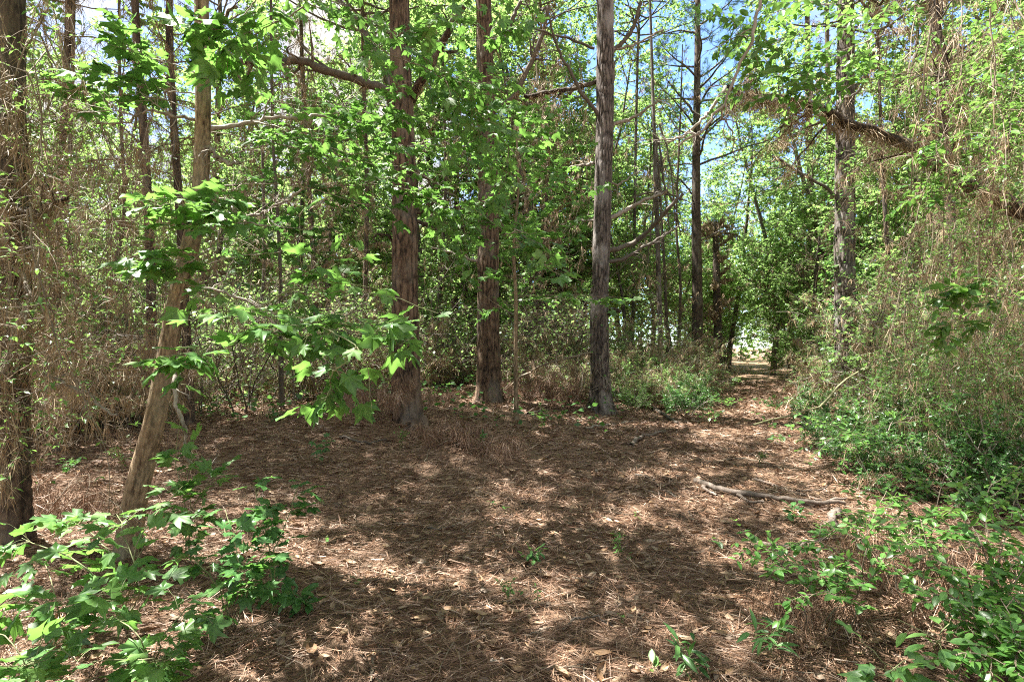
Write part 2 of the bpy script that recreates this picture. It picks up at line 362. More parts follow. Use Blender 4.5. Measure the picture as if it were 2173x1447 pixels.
# ------------------------------------------------------------------ ground
def ground():
    n = 520; u = np.linspace(-1, 1, n)
    gx = np.sinh(u * 5.2) / np.sinh(5.2) * 260; gy = np.sinh(u * 5.2) / np.sinh(5.2) * 260 + 6
    X, Y = np.meshgrid(gx, gy); Z = gz(X, Y); V = np.stack([X, Y, Z], -1).reshape(-1, 3)
    i, j = np.meshgrid(np.arange(n - 1), np.arange(n - 1)); a = (j * n + i).ravel()
    g = Geo(); g.add(V, quads=np.stack([a, a + 1, a + n + 1, a + n], 1)); o = g.build('ground', M['ground']); tag(o, kind='structure')
ground()
def wedge(N, y0, y1, p, wide=1.3):
    u = rng.random(N); Y = (y0 ** p + u * (y1 ** p - y0 ** p)) ** (1 / p); X = rng.uniform(-1, 1, N) * (wide * Y + .8); return X, Y
def litter():
    g = Geo(); Nf = 150000
    X, Y = wedge(Nf, 1.5, 24, .42)
    # dappled directions: needles lie in loose swirls
    th = 2 * PI * vn(X * .8, Y * .8, 11) * 1.6 + rng.normal(0, 1.1, Nf); pitch = rng.normal(.05, .16, Nf)
    k = 3
    X = np.repeat(X, k); Y = np.repeat(Y, k); th = np.repeat(th, k) + rng.normal(0, .1, Nf * k); pitch = np.repeat(pitch, k) + rng.normal(0, .05, Nf * k)
    L = np.repeat(rng.uniform(.10, .20, Nf), k) * np.where(Y > 8, 1.3, 1); z = gz(X, Y) + np.repeat(np.abs(rng.normal(0, .014, Nf)), k) + .004
    d = np.stack([np.cos(th) * np.cos(pitch), np.sin(th) * np.cos(pitch), np.sin(pitch)], 1); pos = np.stack([X, Y, z], 1) - d * L[:, None] * .5
    pos[:, 2] = np.maximum(pos[:, 2], gz(pos[:, 0], pos[:, 1]) + .003)
    r = np.repeat(rng.random(Nf), k) * .7 + .3 * rng.random(Nf * k)
    needles(g, pos, d, L, np.maximum(.0023, .0008 * Y), .16, r)
    tag(g.build('pine_needle_litter', M['needle']), 'reddish brown carpet of fallen pine needles covering the forest floor', 'pine needles', kind='stuff')
    g = Geo(); N = 6500; X, Y = wedge(N, 1.6, 16, .9); ok = rng.random(N) < .25 + .75 * ss((path_x(Y) - X + 2.2) / 2 ) ; X = X[ok]; Y = Y[ok]; N = len(X)
    th = rng.uniform(0, 2 * PI, N); d = np.stack([np.cos(th), np.sin(th), rng.normal(0, .15, N)], 1)
    nn = np.array([0, 0, 1.]) + rng.normal(0, .45, (N, 3)); nn[:, 2] *= np.where(rng.random(N) < .5, 1, -1)
    place(g, DRY, np.stack([X, Y, gz(X, Y) + .022], 1), d, nn, rng.uniform(.035, .10, N) * np.where(rng.random(N) < .1, 1.3, 1))
    tag(g.build('dead_leaf_litter', M['dry']), 'curled tan dead leaves scattered over the pine needles', 'dead leaves', kind='stuff')
    # far ground bits: low green ground cover under the far trees
    g = Geo(); N = 26000; X, Y = wedge(N, 9, 60, 1.0); dd = np.abs(X - path_x(Y)); cl = vn(X * .5, Y * .5, 21)
    ok = (dd > 1.7 + .02 * Y) & (cl > .5); X = X[ok]; Y = Y[ok]; N = len(X)
    th = rng.uniform(0, 2 * PI, N)
    place(g, FAR, np.stack([X, Y, gz(X, Y) + rng.uniform(.03, .35, N)], 1), np.stack([np.cos(th), np.sin(th), rng.normal(0, .3, N)], 1), np.array([0, 0, 1.]) + rng.normal(0, .4, (N, 3)), rng.uniform(.05, .10, N) * (1 + Y / 30))
    tag(g.build('ground_cover', M['teal']), 'low green ground cover patches on the forest floor beyond the pines', 'ground cover', kind='stuff')
litter()

# ------------------------------------------------------------------ trunks
def worley(u, v, nu, seed):
    """u periodic with nu cells; returns F2-F1"""
    iu = np.floor(u); iv = np.floor(v); best = np.full(u.shape, 9.); sec = np.full(u.shape, 9.)
    for a in (-1, 0, 1):
        for b in (-1, 0, 1):
            cu = iu + a; cv = iv + b; w_ = np.mod(cu, nu)
            x = cu + .15 + .7 * lat(w_, cv, seed); y = cv + .1 + .8 * lat(w_, cv, seed + 9); d = np.hypot(u - x, v - y)
            sec = np.where(d < best, best, np.minimum(sec, d)); best = np.minimum(best, d)
    return sec - best
def trunk(geo, path, rad, sides=48, plate=(.075, .16), amp=.09, flare=.35, seed=1, grooved=False):
    K = len(path); L = np.r_[0, np.cumsum(np.linalg.norm(np.diff(path, axis=0), axis=1))]
    tan = nrmz(np.gradient(path, axis=0)); u = nrmz(np.cross(tan, np.array([0, 1., 0]))); v = np.cross(tan, u)
    a = np.arange(sides) * 2 * PI / sides; A, S = np.meshgrid(a, L); R = np.broadcast_to(rad[:, None], A.shape)
    circ = 2 * PI * rad.mean(); nu = max(5, round(circ / plate[0])); U = A / (2 * PI) * nu
    f = worley(U + .6 * (vn(U * .7, S * 3, seed) - .5), S / plate[1] + .5 * vn(U, S * 4, seed + 1), nu, seed)
    dep = .35 + .65 * vn(U * .35 + 3, S * 1.7, seed + 12)                       # cracks fade in and out along the stem
    rid = 1 - np.abs(2 * vn(U * 1.9 + .8 * vn(U * .5, S * 4, seed + 5), S * 2.6, seed + 13) - 1)   # long vertical furrows
    f = np.clip(1 - dep * (1 - np.clip(f * 2.6, 0, 1)) - .55 * np.clip(rid * 1.5 - .75, 0, 1), 0, 1) * (.72 + .28 * vn(U * 2.3, S * 22, seed + 15))
    if grooved: f = np.clip(f * .6 + .4 * vn(U * 1.5, S * 9, seed + 2), 0, 1)
    lump = vn(np.cos(A) * 1.5 + 5, S * 1.6 + np.sin(A) * 1.5, seed + 4) - .5
    buttress = flare * np.exp(-S / .24) * (1 + .5 * np.sin(A * 4 + seed) + .3 * np.sin(A * 7 + seed * 2))
    r = R * (1 + amp * (f - .6) + .10 * lump + buttress)
    V = path[:, None] + u[:, None] * (np.cos(A) * r)[..., None] + v[:, None] * (np.sin(A) * r)[..., None]
    i = np.arange(K - 1)[:, None]; j = np.arange(sides)[None]; j2 = (j + 1) % sides
    q = np.stack([i * sides + j, i * sides + j2, (i + 1) * sides + j2, (i + 1) * sides + j], -1).reshape(-1, 4)
    geo.add(V.reshape(-1, 3), quads=q, rnd=rng.random(V.shape[0] * sides), vein=(f * (.75 + .25 * vn(U * .5, S * 2, seed + 7))).ravel())

CROWN = {}
def crown_mesh(v):
    if v in CROWN: return CROWN[v]
    g = Geo(); b = Geo(); nb = 26
    z = np.sort(rng.uniform(0, 8, nb)); th = np.arange(nb) * 2.4 + rng.normal(0, .3, nb); Lb = 3.3 * (1 - z / 11)
    br = grow(np.stack([z * 0, z * 0, z], 1), np.stack([np.cos(th), np.sin(th), np.full(nb, .35)], 1), Lb, 8, .12, -.03)
    sb = shoots(br, 6, .3, 1, .9, 1.1, 5, .15, -.03); tubes(b, br, taper(br, .05, .012), 5); tubes(b, sb, taper(sb, .012, .005), 3)
    tw = shoots(sb, 4, .3, 1, .8, .35, 3, .1, -.1); tubes(b, tw, taper(tw, .006, .004), 3)
    tw = np.concatenate([tw, shoots(br, 8, .4, 1, .9, .4, 3, .1, -.1)])
    p, tn = along(tw, rng.uniform(.4, 1, (len(tw), 30))); p = p.reshape(-1, 3); tn = tn.reshape(-1, 3)
    needles(g, p, tn * .9 + rng.normal(0, .55, p.shape), rng.uniform(.14, .22, len(p)), .0055, .1)
    CROWN[v] = (g.mesh('crown', M['pine']), b.mesh('limb', M['dark'])); return CROWN[v]
def add_crown(root, top, v=0, s=1.0):
    a, b = crown_mesh(v)
    c = bpy.data.objects.new('crown', a); C.objects.link(c); c.parent = root; c.location = tuple(top - np.array(root.location)); c.scale = (s, s, s)
    l = bpy.data.objects.new('limb', b); C.objects.link(l); l.parent = c
def hard_crown(root, center, s=1.0):  # leafy crown, added to dapple the ground; farther ones also fill the top
    if 'h' not in CROWN:
        b = Geo(); g = Geo(); nb = 26; th = np.arange(nb) * 2.4; z = np.linspace(-1.4, 1.2, nb)
        br = grow(np.stack([z * 0, z * 0, z], 1), np.stack([np.cos(th), np.sin(th), rng.uniform(.0, .6, nb)], 1), 3.4 - .5 * np.abs(z), 9, .12, -.01); tubes(b, br, taper(br, .035, .01), 5)
        sb = shoots(br, 7, .2, 1, .9, 1.3, 6, .15, .01, .3); tubes(b, sb, taper(sb, .01, .004), 3)
        tw = shoots(sb, 5, .2, 1, .8, .5, 4, .15, .02, .4); tubes(b, tw, taper(tw, .004, .002), 3)
        leafy(g, tw, FAR, 5, .115, .1, tilt=.45, droop=.35); leafy(g, sb, FAR, 5, .115, .4, tilt=.4, droop=.35)
        CROWN['h'] = (g.mesh('crown', M['far']), b.mesh('limb', M['dark']))
    c = bpy.data.objects.new('crown', CROWN['h'][0]); C.objects.link(c); c.parent = root; c.location = tuple(center); c.scale = (s, s, s); c.rotation_euler = (0, 0, float(np.sum(center)) * 3)
    l = bpy.data.objects.new('limb', CROWN['h'][1]); C.objects.link(l); l.parent = c
def limb(root, pts, w0, w1, Y, m='bark', twigs=6, tl=.5, nd=0, name='branch', wob=.012, org=None):
    """pts in photo pixels (optionally with a depth offset), widths in photo pixels"""
    pp = np.array([P(p[0], p[1], Y + (p[2] if len(p) > 2 else 0)) for p in pts]) - np.array(root.location if org is None else org)
    g = Geo(); pa = poly(pp, 26, wob); r = np.linspace(w0, w1, 26) * Y / F / 2 * (1 + .25 * (rng.random(26) - .3)); tubes(g, pa, r, 8)
    if twigs:
        s = shoots(pa[None], twigs, .2, .98, .9, tl, 7, .22, .02); tubes(g, s, taper(s, max(.004, r[-1] * .7), .002), 4)
        s2 = shoots(s, 4, .2, 1, .8, tl * .45, 5, .25, .03); tubes(g, s2, taper(s2, .003, .0015), 3)
    o = g.build(name, M[m], root)
    if nd:
        g2 = Geo(); drape(g2, pa[None], nd, 14, .17, max(.0025, Y * .0006)); 
        if twigs: drape(g2, s, max(1, nd // 10), 10, .16, max(.0025, Y * .0006))
        g2.build('dead_needles', M['drape'], o)
    return o
def tree_from(name, label, base_px, pts, Y=None, m='bark', H=18, limbs=(), crown=True, plate=(.062, .34), sides=112, amp=.10, rings=620, flare=.6, group=None, seed=1, cat='pine tree', grooved=False, lean=None, crown_v=0):
    base = G(*base_px) if Y is None else on((base_px[0] - 1086.5) / F * Y, Y)
    Y = base[1]; root = thing(name, label, cat, base, group)
    pl = [np.array([0, 0, -.15])] ; rr = [pts[0][2] * Y / F / 2]
    for i, (x, y, wd) in enumerate(pts):
        q = P(x, y, Y) - base
        if q[2] < .05: q[2] = .02
        pl.append(q); rr.append(wd * Y / F / 2)
    last = pl[-1]; dirn = pl[-1] - pl[-2]; dirn = dirn / abs(dirn[2]) if dirn[2] else np.array([0, 0, 1.])
    if H > last[2] + .5:
        top = last + dirn * (H - last[2]) * np.array([.6, 1, 1]) ; pl.append(top); rr.append(rr[-1] * .35)
    A = poly(np.column_stack([np.array(pl), rr]), rings); g = Geo(); trunk(g, A[:, :3], A[:, 3], sides, plate, amp, flare, seed, grooved)
    g.build('trunk', M[m], root)
    for lb in limbs: limb(root, Y=Y + .0, **lb)
    if crown:
        top = base + A[int(rings * .9), :3] - np.array([0, 0, 7]); add_crown(root, top, crown_v)
    return root, A[:, :3] + base, A[:, 3]
def L_(pts, w0, w1, **k): return dict(pts=pts, w0=w0, w1=w1, **k)

rA, pA, _ = tree_from('pine_tree', 'thick rough-barked red-brown pine trunk left of centre, leftmost of the three big pines', (862, 893), [(862, 885, 60), (860, 640, 55), (858, 420, 51), (852, 200, 46), (846, 0, 42)],
  H=19, seed=3, limbs=[
  L_([(845, 205), (780, 178, -.4), (700, 150, -.8), (630, 132, -1.0), (540, 130, -1.3), (440, 127, -1.6)], 20, 9, m='dark', twigs=10, tl=.9, nd=30),
  L_([(840, 190), (800, 110, .3), (760, 50, .5), (715, -10, .8)], 16, 9, m='dark', twigs=6, tl=.8),
  L_([(868, 210), (905, 150, -.3), (935, 95, -.5), (985, 10, -.8)], 18, 10, m='bark', twigs=6, tl=.8, nd=10),
  L_([(880, 445), (905, 435), (930, 420)], 12, 8, m='bark', twigs=0), L_([(880, 452), (915, 447), (975, 440), (1000, 450)], 9, 5, twigs=3, tl=.4),
  L_([(882, 470), (930, 480), (985, 484, .6)], 8, 4, twigs=4, tl=.4), L_([(870, 345), (900, 380), (960, 415)], 9, 4, m='dark', twigs=4, tl=.5),
  L_([(835, 300), (790, 280), (735, 250)], 9, 4, m='dark', twigs=5, tl=.5), L_([(840, 520), (815, 500), (790, 505)], 7, 3, twigs=3, tl=.3)])
rB, pB, _ = tree_from('pine_tree', 'dark ridged pine trunk behind the pale thin sapling, middle one of the three big pines', (1038, 852), [(1038, 845, 54), (1036, 640, 46), (1036, 450, 43), (1032, 200, 38), (1026, 0, 33)],
  H=20, seed=5, crown_v=1, limbs=[
  L_([(1040, 235), (1090, 205, -.3), (1130, 120, -.5), (1165, 10, -.8)], 12, 7, m='dark', twigs=7, tl=.9, nd=26),
  L_([(1038, 110), (1075, 60), (1105, 0)], 11, 7, m='dark', twigs=4, tl=.8), L_([(1028, 480), (1065, 455), (1100, 420)], 8, 4, m='dark', twigs=4, tl=.5),
  L_([(1026, 350), (985, 320), (940, 300)], 8, 4, m='dark', twigs=4, tl=.6, nd=10), L_([(1028, 560), (990, 548), (915, 525)], 6, 3, m='greytwig', twigs=5, tl=.5)])
rC, pC, _ = tree_from('pine_tree', 'tall grey-barked pine trunk with many dead side branches, rightmost of the three big pines', (1274, 870), [(1275, 862, 44), (1272, 680, 38), (1278, 480, 36), (1284, 250, 37), (1286, 0, 36)],
  H=20, seed=8, m='barkgrey', crown_v=0, limbs=[
  L_([(1298, 266), (1345, 245), (1400, 212, -.3)], 8, 4, m='greytwig', twigs=5, tl=.5), L_([(1296, 462), (1350, 432), (1418, 402, -.4)], 9, 5, m='greytwig', twigs=5, tl=.5),
  L_([(1292, 530), (1350, 508), (1408, 460, -.5), (1450, 410, -.8)], 11, 6, m='dark', twigs=6, tl=.6), L_([(1290, 556), (1340, 540), (1400, 505, .3), (1440, 480, .5)], 8, 4, m='dark', twigs=6, tl=.5),
  L_([(1298, 108), (1325, 75), (1362, 0, -.3)], 10, 6, m='dark', twigs=4, tl=.6), L_([(1300, 105), (1350, 90), (1410, 60)], 6, 3, m='greytwig', twigs=4, tl=.5),
  L_([(1276, 250), (1225, 170, -.3), (1180, 90, -.5), (1158, 10, -.8)], 8, 4, m='dark', twigs=7, tl=.7), L_([(1278, 168), (1225, 186, .2), (1180, 190, .4), (1112, 201, .6)], 10, 9, m='bark', twigs=6, tl=.6, nd=22),
  L_([(1280, 335), (1240, 350, .4), (1195, 358, .6)], 7, 4, m='greytwig', twigs=4, tl=.4), L_([(1275, 470), (1235, 465, .4), (1200, 480, .6)], 6, 3, m='greytwig', twigs=4, tl=.4),
  L_([(1286, 668), (1305, 658, -.2), (1318, 662, -.3)], 9, 7, m='bark', twigs=0), L_([(1290, 390), (1330, 375), (1365, 360)], 4, 2, m='greytwig', twigs=4, tl=.4),
  L_([(1292, 190), (1303, 165), (1310, 120)], 5, 2, m='log', twigs=0), L_([(1262, 100), (1200, 80, -.4), (1130, 55, -.8)], 6, 3, m='dark', twigs=6, tl=.5)])
rD, pD, _ = tree_from('pine_tree', 'dark pine trunk at the left edge, buried in hanging brown needles and vines', (26, 1150), [(26, 1145, 62), (28, 850, 58), (30, 600, 56), (24, 300, 50), (18, 0, 46)],
  H=15, crown=False, seed=11, m='darkbark', plate=(.045, .11), sides=44, amp=.10, limbs=[
  L_([(30, 430), (90, 428, -.2), (140, 420, -.4)], 14, 8, m='bark', twigs=5, tl=.4, nd=20), L_([(30, 780), (90, 800, -.1), (180, 850, -.3), (250, 880, -.4)], 9, 4, m='greytwig', twigs=6, tl=.4, nd=10),
  L_([(20, 560), (40, 640, -.3), (30, 700, -.3), (6, 790, -.3)], 10, 8, m='greytwig', twigs=3, tl=.3, nd=10)])
rE, pE, radE = tree_from('hardwood_tree', 'leaning curved hardwood trunk with smooth grooved bark at left, rising from broad green leaves', (272, 1178), [(272, 1170, 50), (293, 1040, 46), (328, 900, 41), (350, 780, 38), (378, 620, 36), (408, 500, 35), (424, 400, 33), (428, 250, 31), (427, 120, 29), (424, 0, 28)],
  H=7.5, seed=13, m='hard', plate=(.022, .07), sides=44, amp=.05, flare=.18, crown=False, grooved=True, cat='hardwood tree', rings=260, limbs=[
  L_([(430, 272), (500, 255, .2), (580, 235, .3), (680, 228, .5), (760, 250, .8)], 10, 5, m='greytwig', twigs=8, tl=.45, name='branch'),
  L_([(428, 100), (450, 35, .1), (500, 10, .2)], 11, 7, m='hard', twigs=4, tl=.5), L_([(432, 328), (470, 335, -.1), (495, 345, -.1)], 9, 5, m='greytwig', twigs=3, tl=.3),
  L_([(425, 250), (350, 232, -.1), (280, 235, -.2), (200, 262, -.2)], 6, 3, m='greytwig', twigs=8, tl=.4), L_([(400, 490), (470, 480, .1), (560, 455, .2), (640, 400, .2)], 8, 4, m='greytwig', twigs=7, tl=.4),
  L_([(385, 610), (440, 620, .2), (520, 645, .4), (600, 700, .6)], 6, 4, m='greytwig', twigs=6, tl=.4), L_([(360, 770), (378, 800, -.15), (395, 880, -.2), (400, 950, -.2), (455, 1000, -.3)], 8, 6, m='greytwig', twigs=3, tl=.2)])
rF, pF, _ = tree_from('pine_tree', 'sunlit pale plated pine trunk right of the path, creeper leaves on its lower half', (1797, 846), [(1797, 840, 44), (1793, 640, 40), (1795, 400, 38), (1797, 200, 35), (1799, 0, 31)],
  Y=14.5, H=20, seed=17, m='barkgrey', limbs=[L_([(1788, 430), (1760, 400), (1700, 370), (1640, 330)], 8, 4, m='dark', twigs=8, tl=.9, nd=10), L_([(1805, 190), (1850, 150), (1880, 60)], 8, 4, m='dark', twigs=6, tl=.9),
  L_([(1790, 290), (1740, 240), (1700, 150)], 8, 4, m='dark', twigs=6, tl=.9)])
rG, pG, _ = tree_from('pine_tree', 'slim straight dark pine trunk against the blue sky, just left of the path', (1480, 770), [(1480, 768, 24), (1480, 600, 21), (1478, 400, 18), (1481, 200, 14), (1483, 0, 11)], Y=22,
  H=17, seed=19, m='darkbark', sides=28, rings=160, plate=(.1, .2), limbs=[L_([(1476, 240), (1450, 210), (1420, 170)], 5, 3, m='dark', twigs=8, tl=1.0, nd=8), L_([(1482, 300), (1510, 270), (1550, 230)], 5, 3, m='dark', twigs=8, tl=1.0), L_([(1478, 420), (1440, 380), (1400, 350)], 4, 2, m='dark', twigs=6, tl=.9),
  L_([(1486, 510), (1520, 495), (1580, 480)], 4, 2, m='dark', twigs=6, tl=.9, nd=10)])

add_c = [(0, 0, 10.5), (.6, .8, 8.4)]
hard_crown(rE, pE[-1] - rE.location + np.array([.3, .2, 1.0]), .7); None
def dapple_limb(root, pts, n=12):  # leafy limb above the view, added to drop small dapples on the ground
    base_ = np.array(root.location); gs = Geo(); gl = Geo(); pa = poly(np.array(pts) - base_, 26, .012)[None]; tubes(gs, pa, taper(pa, .022, .005), 7)
    s = shoots(pa, n, .25, .98, .85, 1.0, 8, .09, .02, .75); tubes(gs, s, taper(s, .005, .0018), 4); s2 = shoots(s, 3, .3, .98, .8, .4, 6, .1, .02, .75); tubes(gs, s2, taper(s2, .0025, .0012), 3)
    leafy(gl, s, STARM, 7, .14, .15, tilt=.4, droop=.2); leafy(gl, s2, STARM, 5, .13, .2, tilt=.4, droop=.2)
    b_ = gs.build('branch', M['twig'], root); gl.build('leaves', M['gum'], b_)
tE = pE[int(len(pE) * .86)]; tD = pD[int(len(pD) * .45)]
for q_ in ([(-1.6, 4.2, 5.2), (-.4, 4.4, 5.3), (.9, 4.8, 5.2)], [(-1.9, 5.6, 5.8), (-.9, 6.6, 6.3), (.2, 7.4, 6.4)], [(-2.0, 3.0, 4.7), (-.9, 2.4, 4.6), (.2, 2.0, 4.5)]): dapple_limb(rE, [tE] + q_)
for q_ in ([(-3.6, 3.2, 5.2), (-3.2, 2.0, 5.2), (-2.8, 1.0, 5.1)], [(-4.4, 6.5, 6.6), (-4.9, 8.0, 7.4)]): dapple_limb(rD, [tD] + q_)
# slender trunks: (px base, Y, [(px,py,w)...], material, label)
SL = [
 ('thin_tree', (322, 790), 8.5, [(324, 785, 20), (320, 620, 19), (312, 430, 18), (298, 220, 16), (282, 0, 14)], 'darkbark', 'dark vine-hung tree standing just left of the leaning curved trunk', 18),
 ('thin_tree', (404, 845), 9.0, [(396, 840, 20), (392, 650, 18), (380, 450, 17), (362, 200, 15), (355, 0, 14)], 'darkbark', 'shadowy trunk half hidden straight behind the leaning curved trunk', 16),
 ('thin_tree', (598, 885), 11.0, [(597, 878, 11), (596, 740, 10), (595, 600, 8), (588, 450, 7), (575, 200, 6)], 'dark', 'thin black sapling trunk between the leaning trunk and the nearest big pine', 4),
 ('thin_tree', (128, 860), 7.5, [(130, 850, 19), (120, 700, 17), (124, 500, 14), (132, 250, 13), (140, 0, 12)], 'darkbark', 'brown needle-draped trunk next to the left-edge pine', 24),
 ('thin_tree', (776, 800), 15.0, [(776, 790, 11), (775, 600, 10), (778, 400, 9), (770, 150, 8)], 'darkbark', 'straight grey slender tree just left of the nearest big pine', 12),
 ('thin_tree', (672, 810), 16.0, [(672, 800, 12), (668, 620, 11), (655, 400, 10), (640, 150, 9)], 'darkbark', 'slender tree amid brown brush between the thin black sapling and nearest big pine', 12),
 ('thin_tree', (1402, 775), 20.0, [(1402, 760, 11), (1396, 500, 10), (1390, 300, 8), (1384, 100, 6), (1380, -40, 5)], 'barkgrey', 'thin straight bare trunk in the sky gap right of the three big pines', 6),
 ('thin_tree', (1418, 775), 20.6, [(1414, 760, 7), (1412, 600, 6), (1402, 430, 5), (1392, 280, 4)], 'darkbark', 'thin bare pole leaning on the straight bare trunk in the sky gap', 6),
 ('thin_tree', (1440, 775), 21.5, [(1440, 760, 7), (1444, 600, 6), (1436, 470, 5), (1445, 250, 4)], 'darkbark', 'wavy thin stem left of the slim dark pine by the path', 6),
 ('thin_tree', (1525, 770), 26.0, [(1524, 765, 18), (1522, 640, 16), (1520, 530, 13), (1518, 470, 9)], 'darkbark', 'shaggy broken-topped trunk draped in needles beside the path', 40),
 ('thin_tree', (1727, 760), 30.0, [(1727, 755, 20), (1725, 600, 17), (1722, 400, 14), (1718, 200, 12), (1716, 0, 9)], 'darkbark', 'dark trunk in the green thicket left of the sunlit pine', 6),
 ('thin_tree', (1762, 760), 26.0, [(1764, 755, 12), (1762, 400, 10), (1760, 200, 9), (1758, 0, 8)], 'darkbark', 'thin trunk standing just left of the sunlit pine', 5),
 ('thin_tree', (1900, 800), 13.0, [(1918, 800, 12), (1908, 700, 12), (1892, 600, 10), (1880, 450, 8), (1870, 200, 6)], 'darkbark', 'slanting dark stem wrapped in leaves right of the sunlit pine', 10),
 ('thin_tree', (2018, 800), 10.0, [(2018, 790, 22), (2015, 640, 20), (2020, 480, 18), (2005, 250, 16), (1985, 0, 15)], 'darkbark', 'dark vine-wrapped trunk deep in the brush at right', 30),
 ('thin_tree', (940, 800), 19.0, [(940, 790, 8), (935, 600, 7), (945, 400, 6), (940, 150, 5)], 'darkbark', 'thin stem seen between the first and middle big pines', 6),
 ('thin_tree', (1150, 800), 18.0, [(1152, 790, 10), (1145, 600, 9), (1160, 400, 7), (1150, 100, 6)], 'darkbark', 'needle-hung stem in the brush between the middle and rightmost big pines', 14),
 ('thin_tree', (1340, 790), 24.0, [(1340, 780, 8), (1345, 600, 7), (1350, 300, 6), (1355, 100, 5)], 'barkgrey', 'pale pole close to the right side of the rightmost big pine', 4),
 ('thin_tree', (210, 820), 9.5, [(212, 815, 11), (190, 700, 10), (150, 560, 9), (140, 400, 8), (150, 150, 7)], 'dark', 'crooked dark stem in the bright gap left of the leaning trunk', 6),
 ('thin_tree', (500, 820), 13.5, [(480, 815, 10), (500, 760, 10), (545, 690, 9), (560, 560, 7), (555, 300, 6)], 'dark', 'slanting black stem right of the leaning curved trunk', 6),
 ('thin_tree', (250, 820), 10.5, [(245, 810, 9), (270, 700, 9), (240, 590, 8), (262, 450, 7), (250, 150, 6)], 'dark', 'zigzag vine-like stem in the bright gap left of the leaning trunk', 5),
]
for i, (nm, b, Y, pts, m, lab, nd) in enumerate(SL):
    base = on((b[0] - 1086.5) / F * Y, Y); root = thing(nm, lab, 'slender tree', base, 'slender background trunks')
    pl = [np.array([0, 0, -.1, pts[0][2] * Y / F / 2])] + [np.r_[P(x, y, Y) - base, wd * Y / F / 2] for x, y, wd in pts]
    for q in pl[1:2]: q[2] = max(.03, q[2]); q[:2] *= .3
    if pts[-1][1] < 260:
        q = pl[-1] + (pl[-1] - pl[-2]) * .6; q[2] = max(q[2], 10.5 + (i % 3) * 1.2); q[3] = pl[-1][3] * .5; pl.append(q)
        if not 1340 < b[0] < 1560 and i not in (3, 5, 7, 9, 13, 14, 17): hard_crown(root, q[:3] - np.array([0, 0, .8]), .95 + .1 * (i % 3))
    A = poly(np.array(pl), 120, .0); g = Geo(); trunk(g, A[:, :3], np.maximum(A[:, 3], .006), 14, (.07, .15), .1, .25, 40 + i)
    g.build('trunk', M[m], root)
    g = Geo(); s = shoots(A[None, :, :3], 26, .12, 1, 1.15, 1.3, 9, .16, .01, .3); tubes(g, s, taper(s, .012, .003), 4)
    s2 = shoots(s, 5, .2, 1, .8, .6, 6, .22, .02); tubes(g, s2, taper(s2, .005, .002), 3); g.build('branches', M['twig'], root)
    g = Geo(); wd = .0007 * Y
    if nd > 8: drape(g, s, nd, 8, .17, max(.0028, wd)); drape(g, A[None, :, :3], nd * 12, 8, .18, max(.0028, wd), jit=.05)
    drape(g, s2, max(1, nd // 6), 6, .17, max(.0028, wd)); g.build('dead_needles', M['drape'], root)

# ------------------------------------------------------------------ broadleaf trees of the wood (prototypes, then copies)
def broadleaf(H, spread, seed, nleaf=7, low=.12, size=.105, mat_='far', nd=1):
    global rng; rng = np.random.default_rng(seed)
    root = thing('broadleaf_tree', None, 'leafy tree')
    tp = grow(np.zeros((1, 3)), np.array([[rng.normal(0, .06), rng.normal(0, .06), 1.]]), H, 14, .05); g = Geo()
    tubes(g, tp, taper(tp, .075 + H * .004, .02), 9); g.build('trunk', M['dark'], root)
    b = shoots(tp, 34, low, 1, 1.15, spread, 8, .12, -.01, .3); g = Geo(); tubes(g, b, taper(b, .022, .006), 5)
    s = shoots(b, 7, .2, 1, .85, spread * .42, 6, .16, .02, .5); tubes(g, s, taper(s, .007, .003), 3)
    t = shoots(s, 5, .15, 1, .8, spread * .16, 4, .16, .03, .6); tubes(g, t, taper(t, .004, .002), 3); g.build('branches', M['twig'], root)
    g = Geo(); leafy(g, t, FAR, nleaf, size, .1, tilt=.42, droop=.35); leafy(g, s, FAR, 5, size, .4, tilt=.4, droop=.35); g.build('foliage', M[mat_], root)
    if nd: g = Geo(); drape(g, b, 5 * nd, 10, .18, .009); drape(g, s, nd, 6, .17, .009); g.build('dead_needles', M['drape'], root)
    return root
protos = [broadleaf(9.5, 2.6, 101), broadleaf(8.0, 2.9, 102, nd=2), broadleaf(11.0, 2.7, 103, low=.2), broadleaf(6.0, 2.3, 104, nd=1, low=.08)]
rng = np.random.default_rng(77)
def zone(px):
    Z = [(110, 'at the far left edge'), (330, 'in the bright gap left of the leaning trunk'), (470, 'behind the leaning curved trunk'), (700, 'between leaning trunk and nearest big pine'), (900, 'behind the nearest big pine'),
         (1080, 'behind the middle big pine'), (1240, 'between middle and rightmost big pines'), (1380, 'behind the rightmost big pine'), (1520, 'low in front of the blue sky gap'), (1680, 'at the far end of the path'),
         (1850, 'behind the sunlit pine right of the path'), (2050, 'in the thicket right of the sunlit pine')]
    for a, s in Z:
        if px < a: return s
    return 'at the far right edge'
spots = []
def sp(px, Y, k, s): spots.append((px, Y, k, s))
for px, Y, k, s in [(-80, 13, 1, 1.0), (60, 17, 0, 1.0), (470, 18, 2, 1.0), (720, 18.5, 2, 1.0), (930, 17.5, 3, .8),
                    (1120, 19, 2, 1.0), (1330, 23, 0, .8), (1165, 25, 2, 1.1), (1730, 28, 3, 1.05), (1730, 23, 0, .95), (1720, 32, 1, 1.0), (1975, 18, 0, 1.0), (2060, 14, 1, .95), (2010, 19, 2, 1.0), (2100, 13, 0, 1.0), (2200, 15, 1, 1.0), (1860, 25, 2, 1.0), (2250, 10.5, 3, 1.1), (-170, 10, 3, 1.2),
                    (1530, 44, 3, .9), (1490, 38, 1, .8), (1440, 33, 1, 1.0), (1500, 33, 3, .9), (1385, 27, 1, 1.05), (1650, 46, 1, 1.1)]: sp(px, Y, k, s)
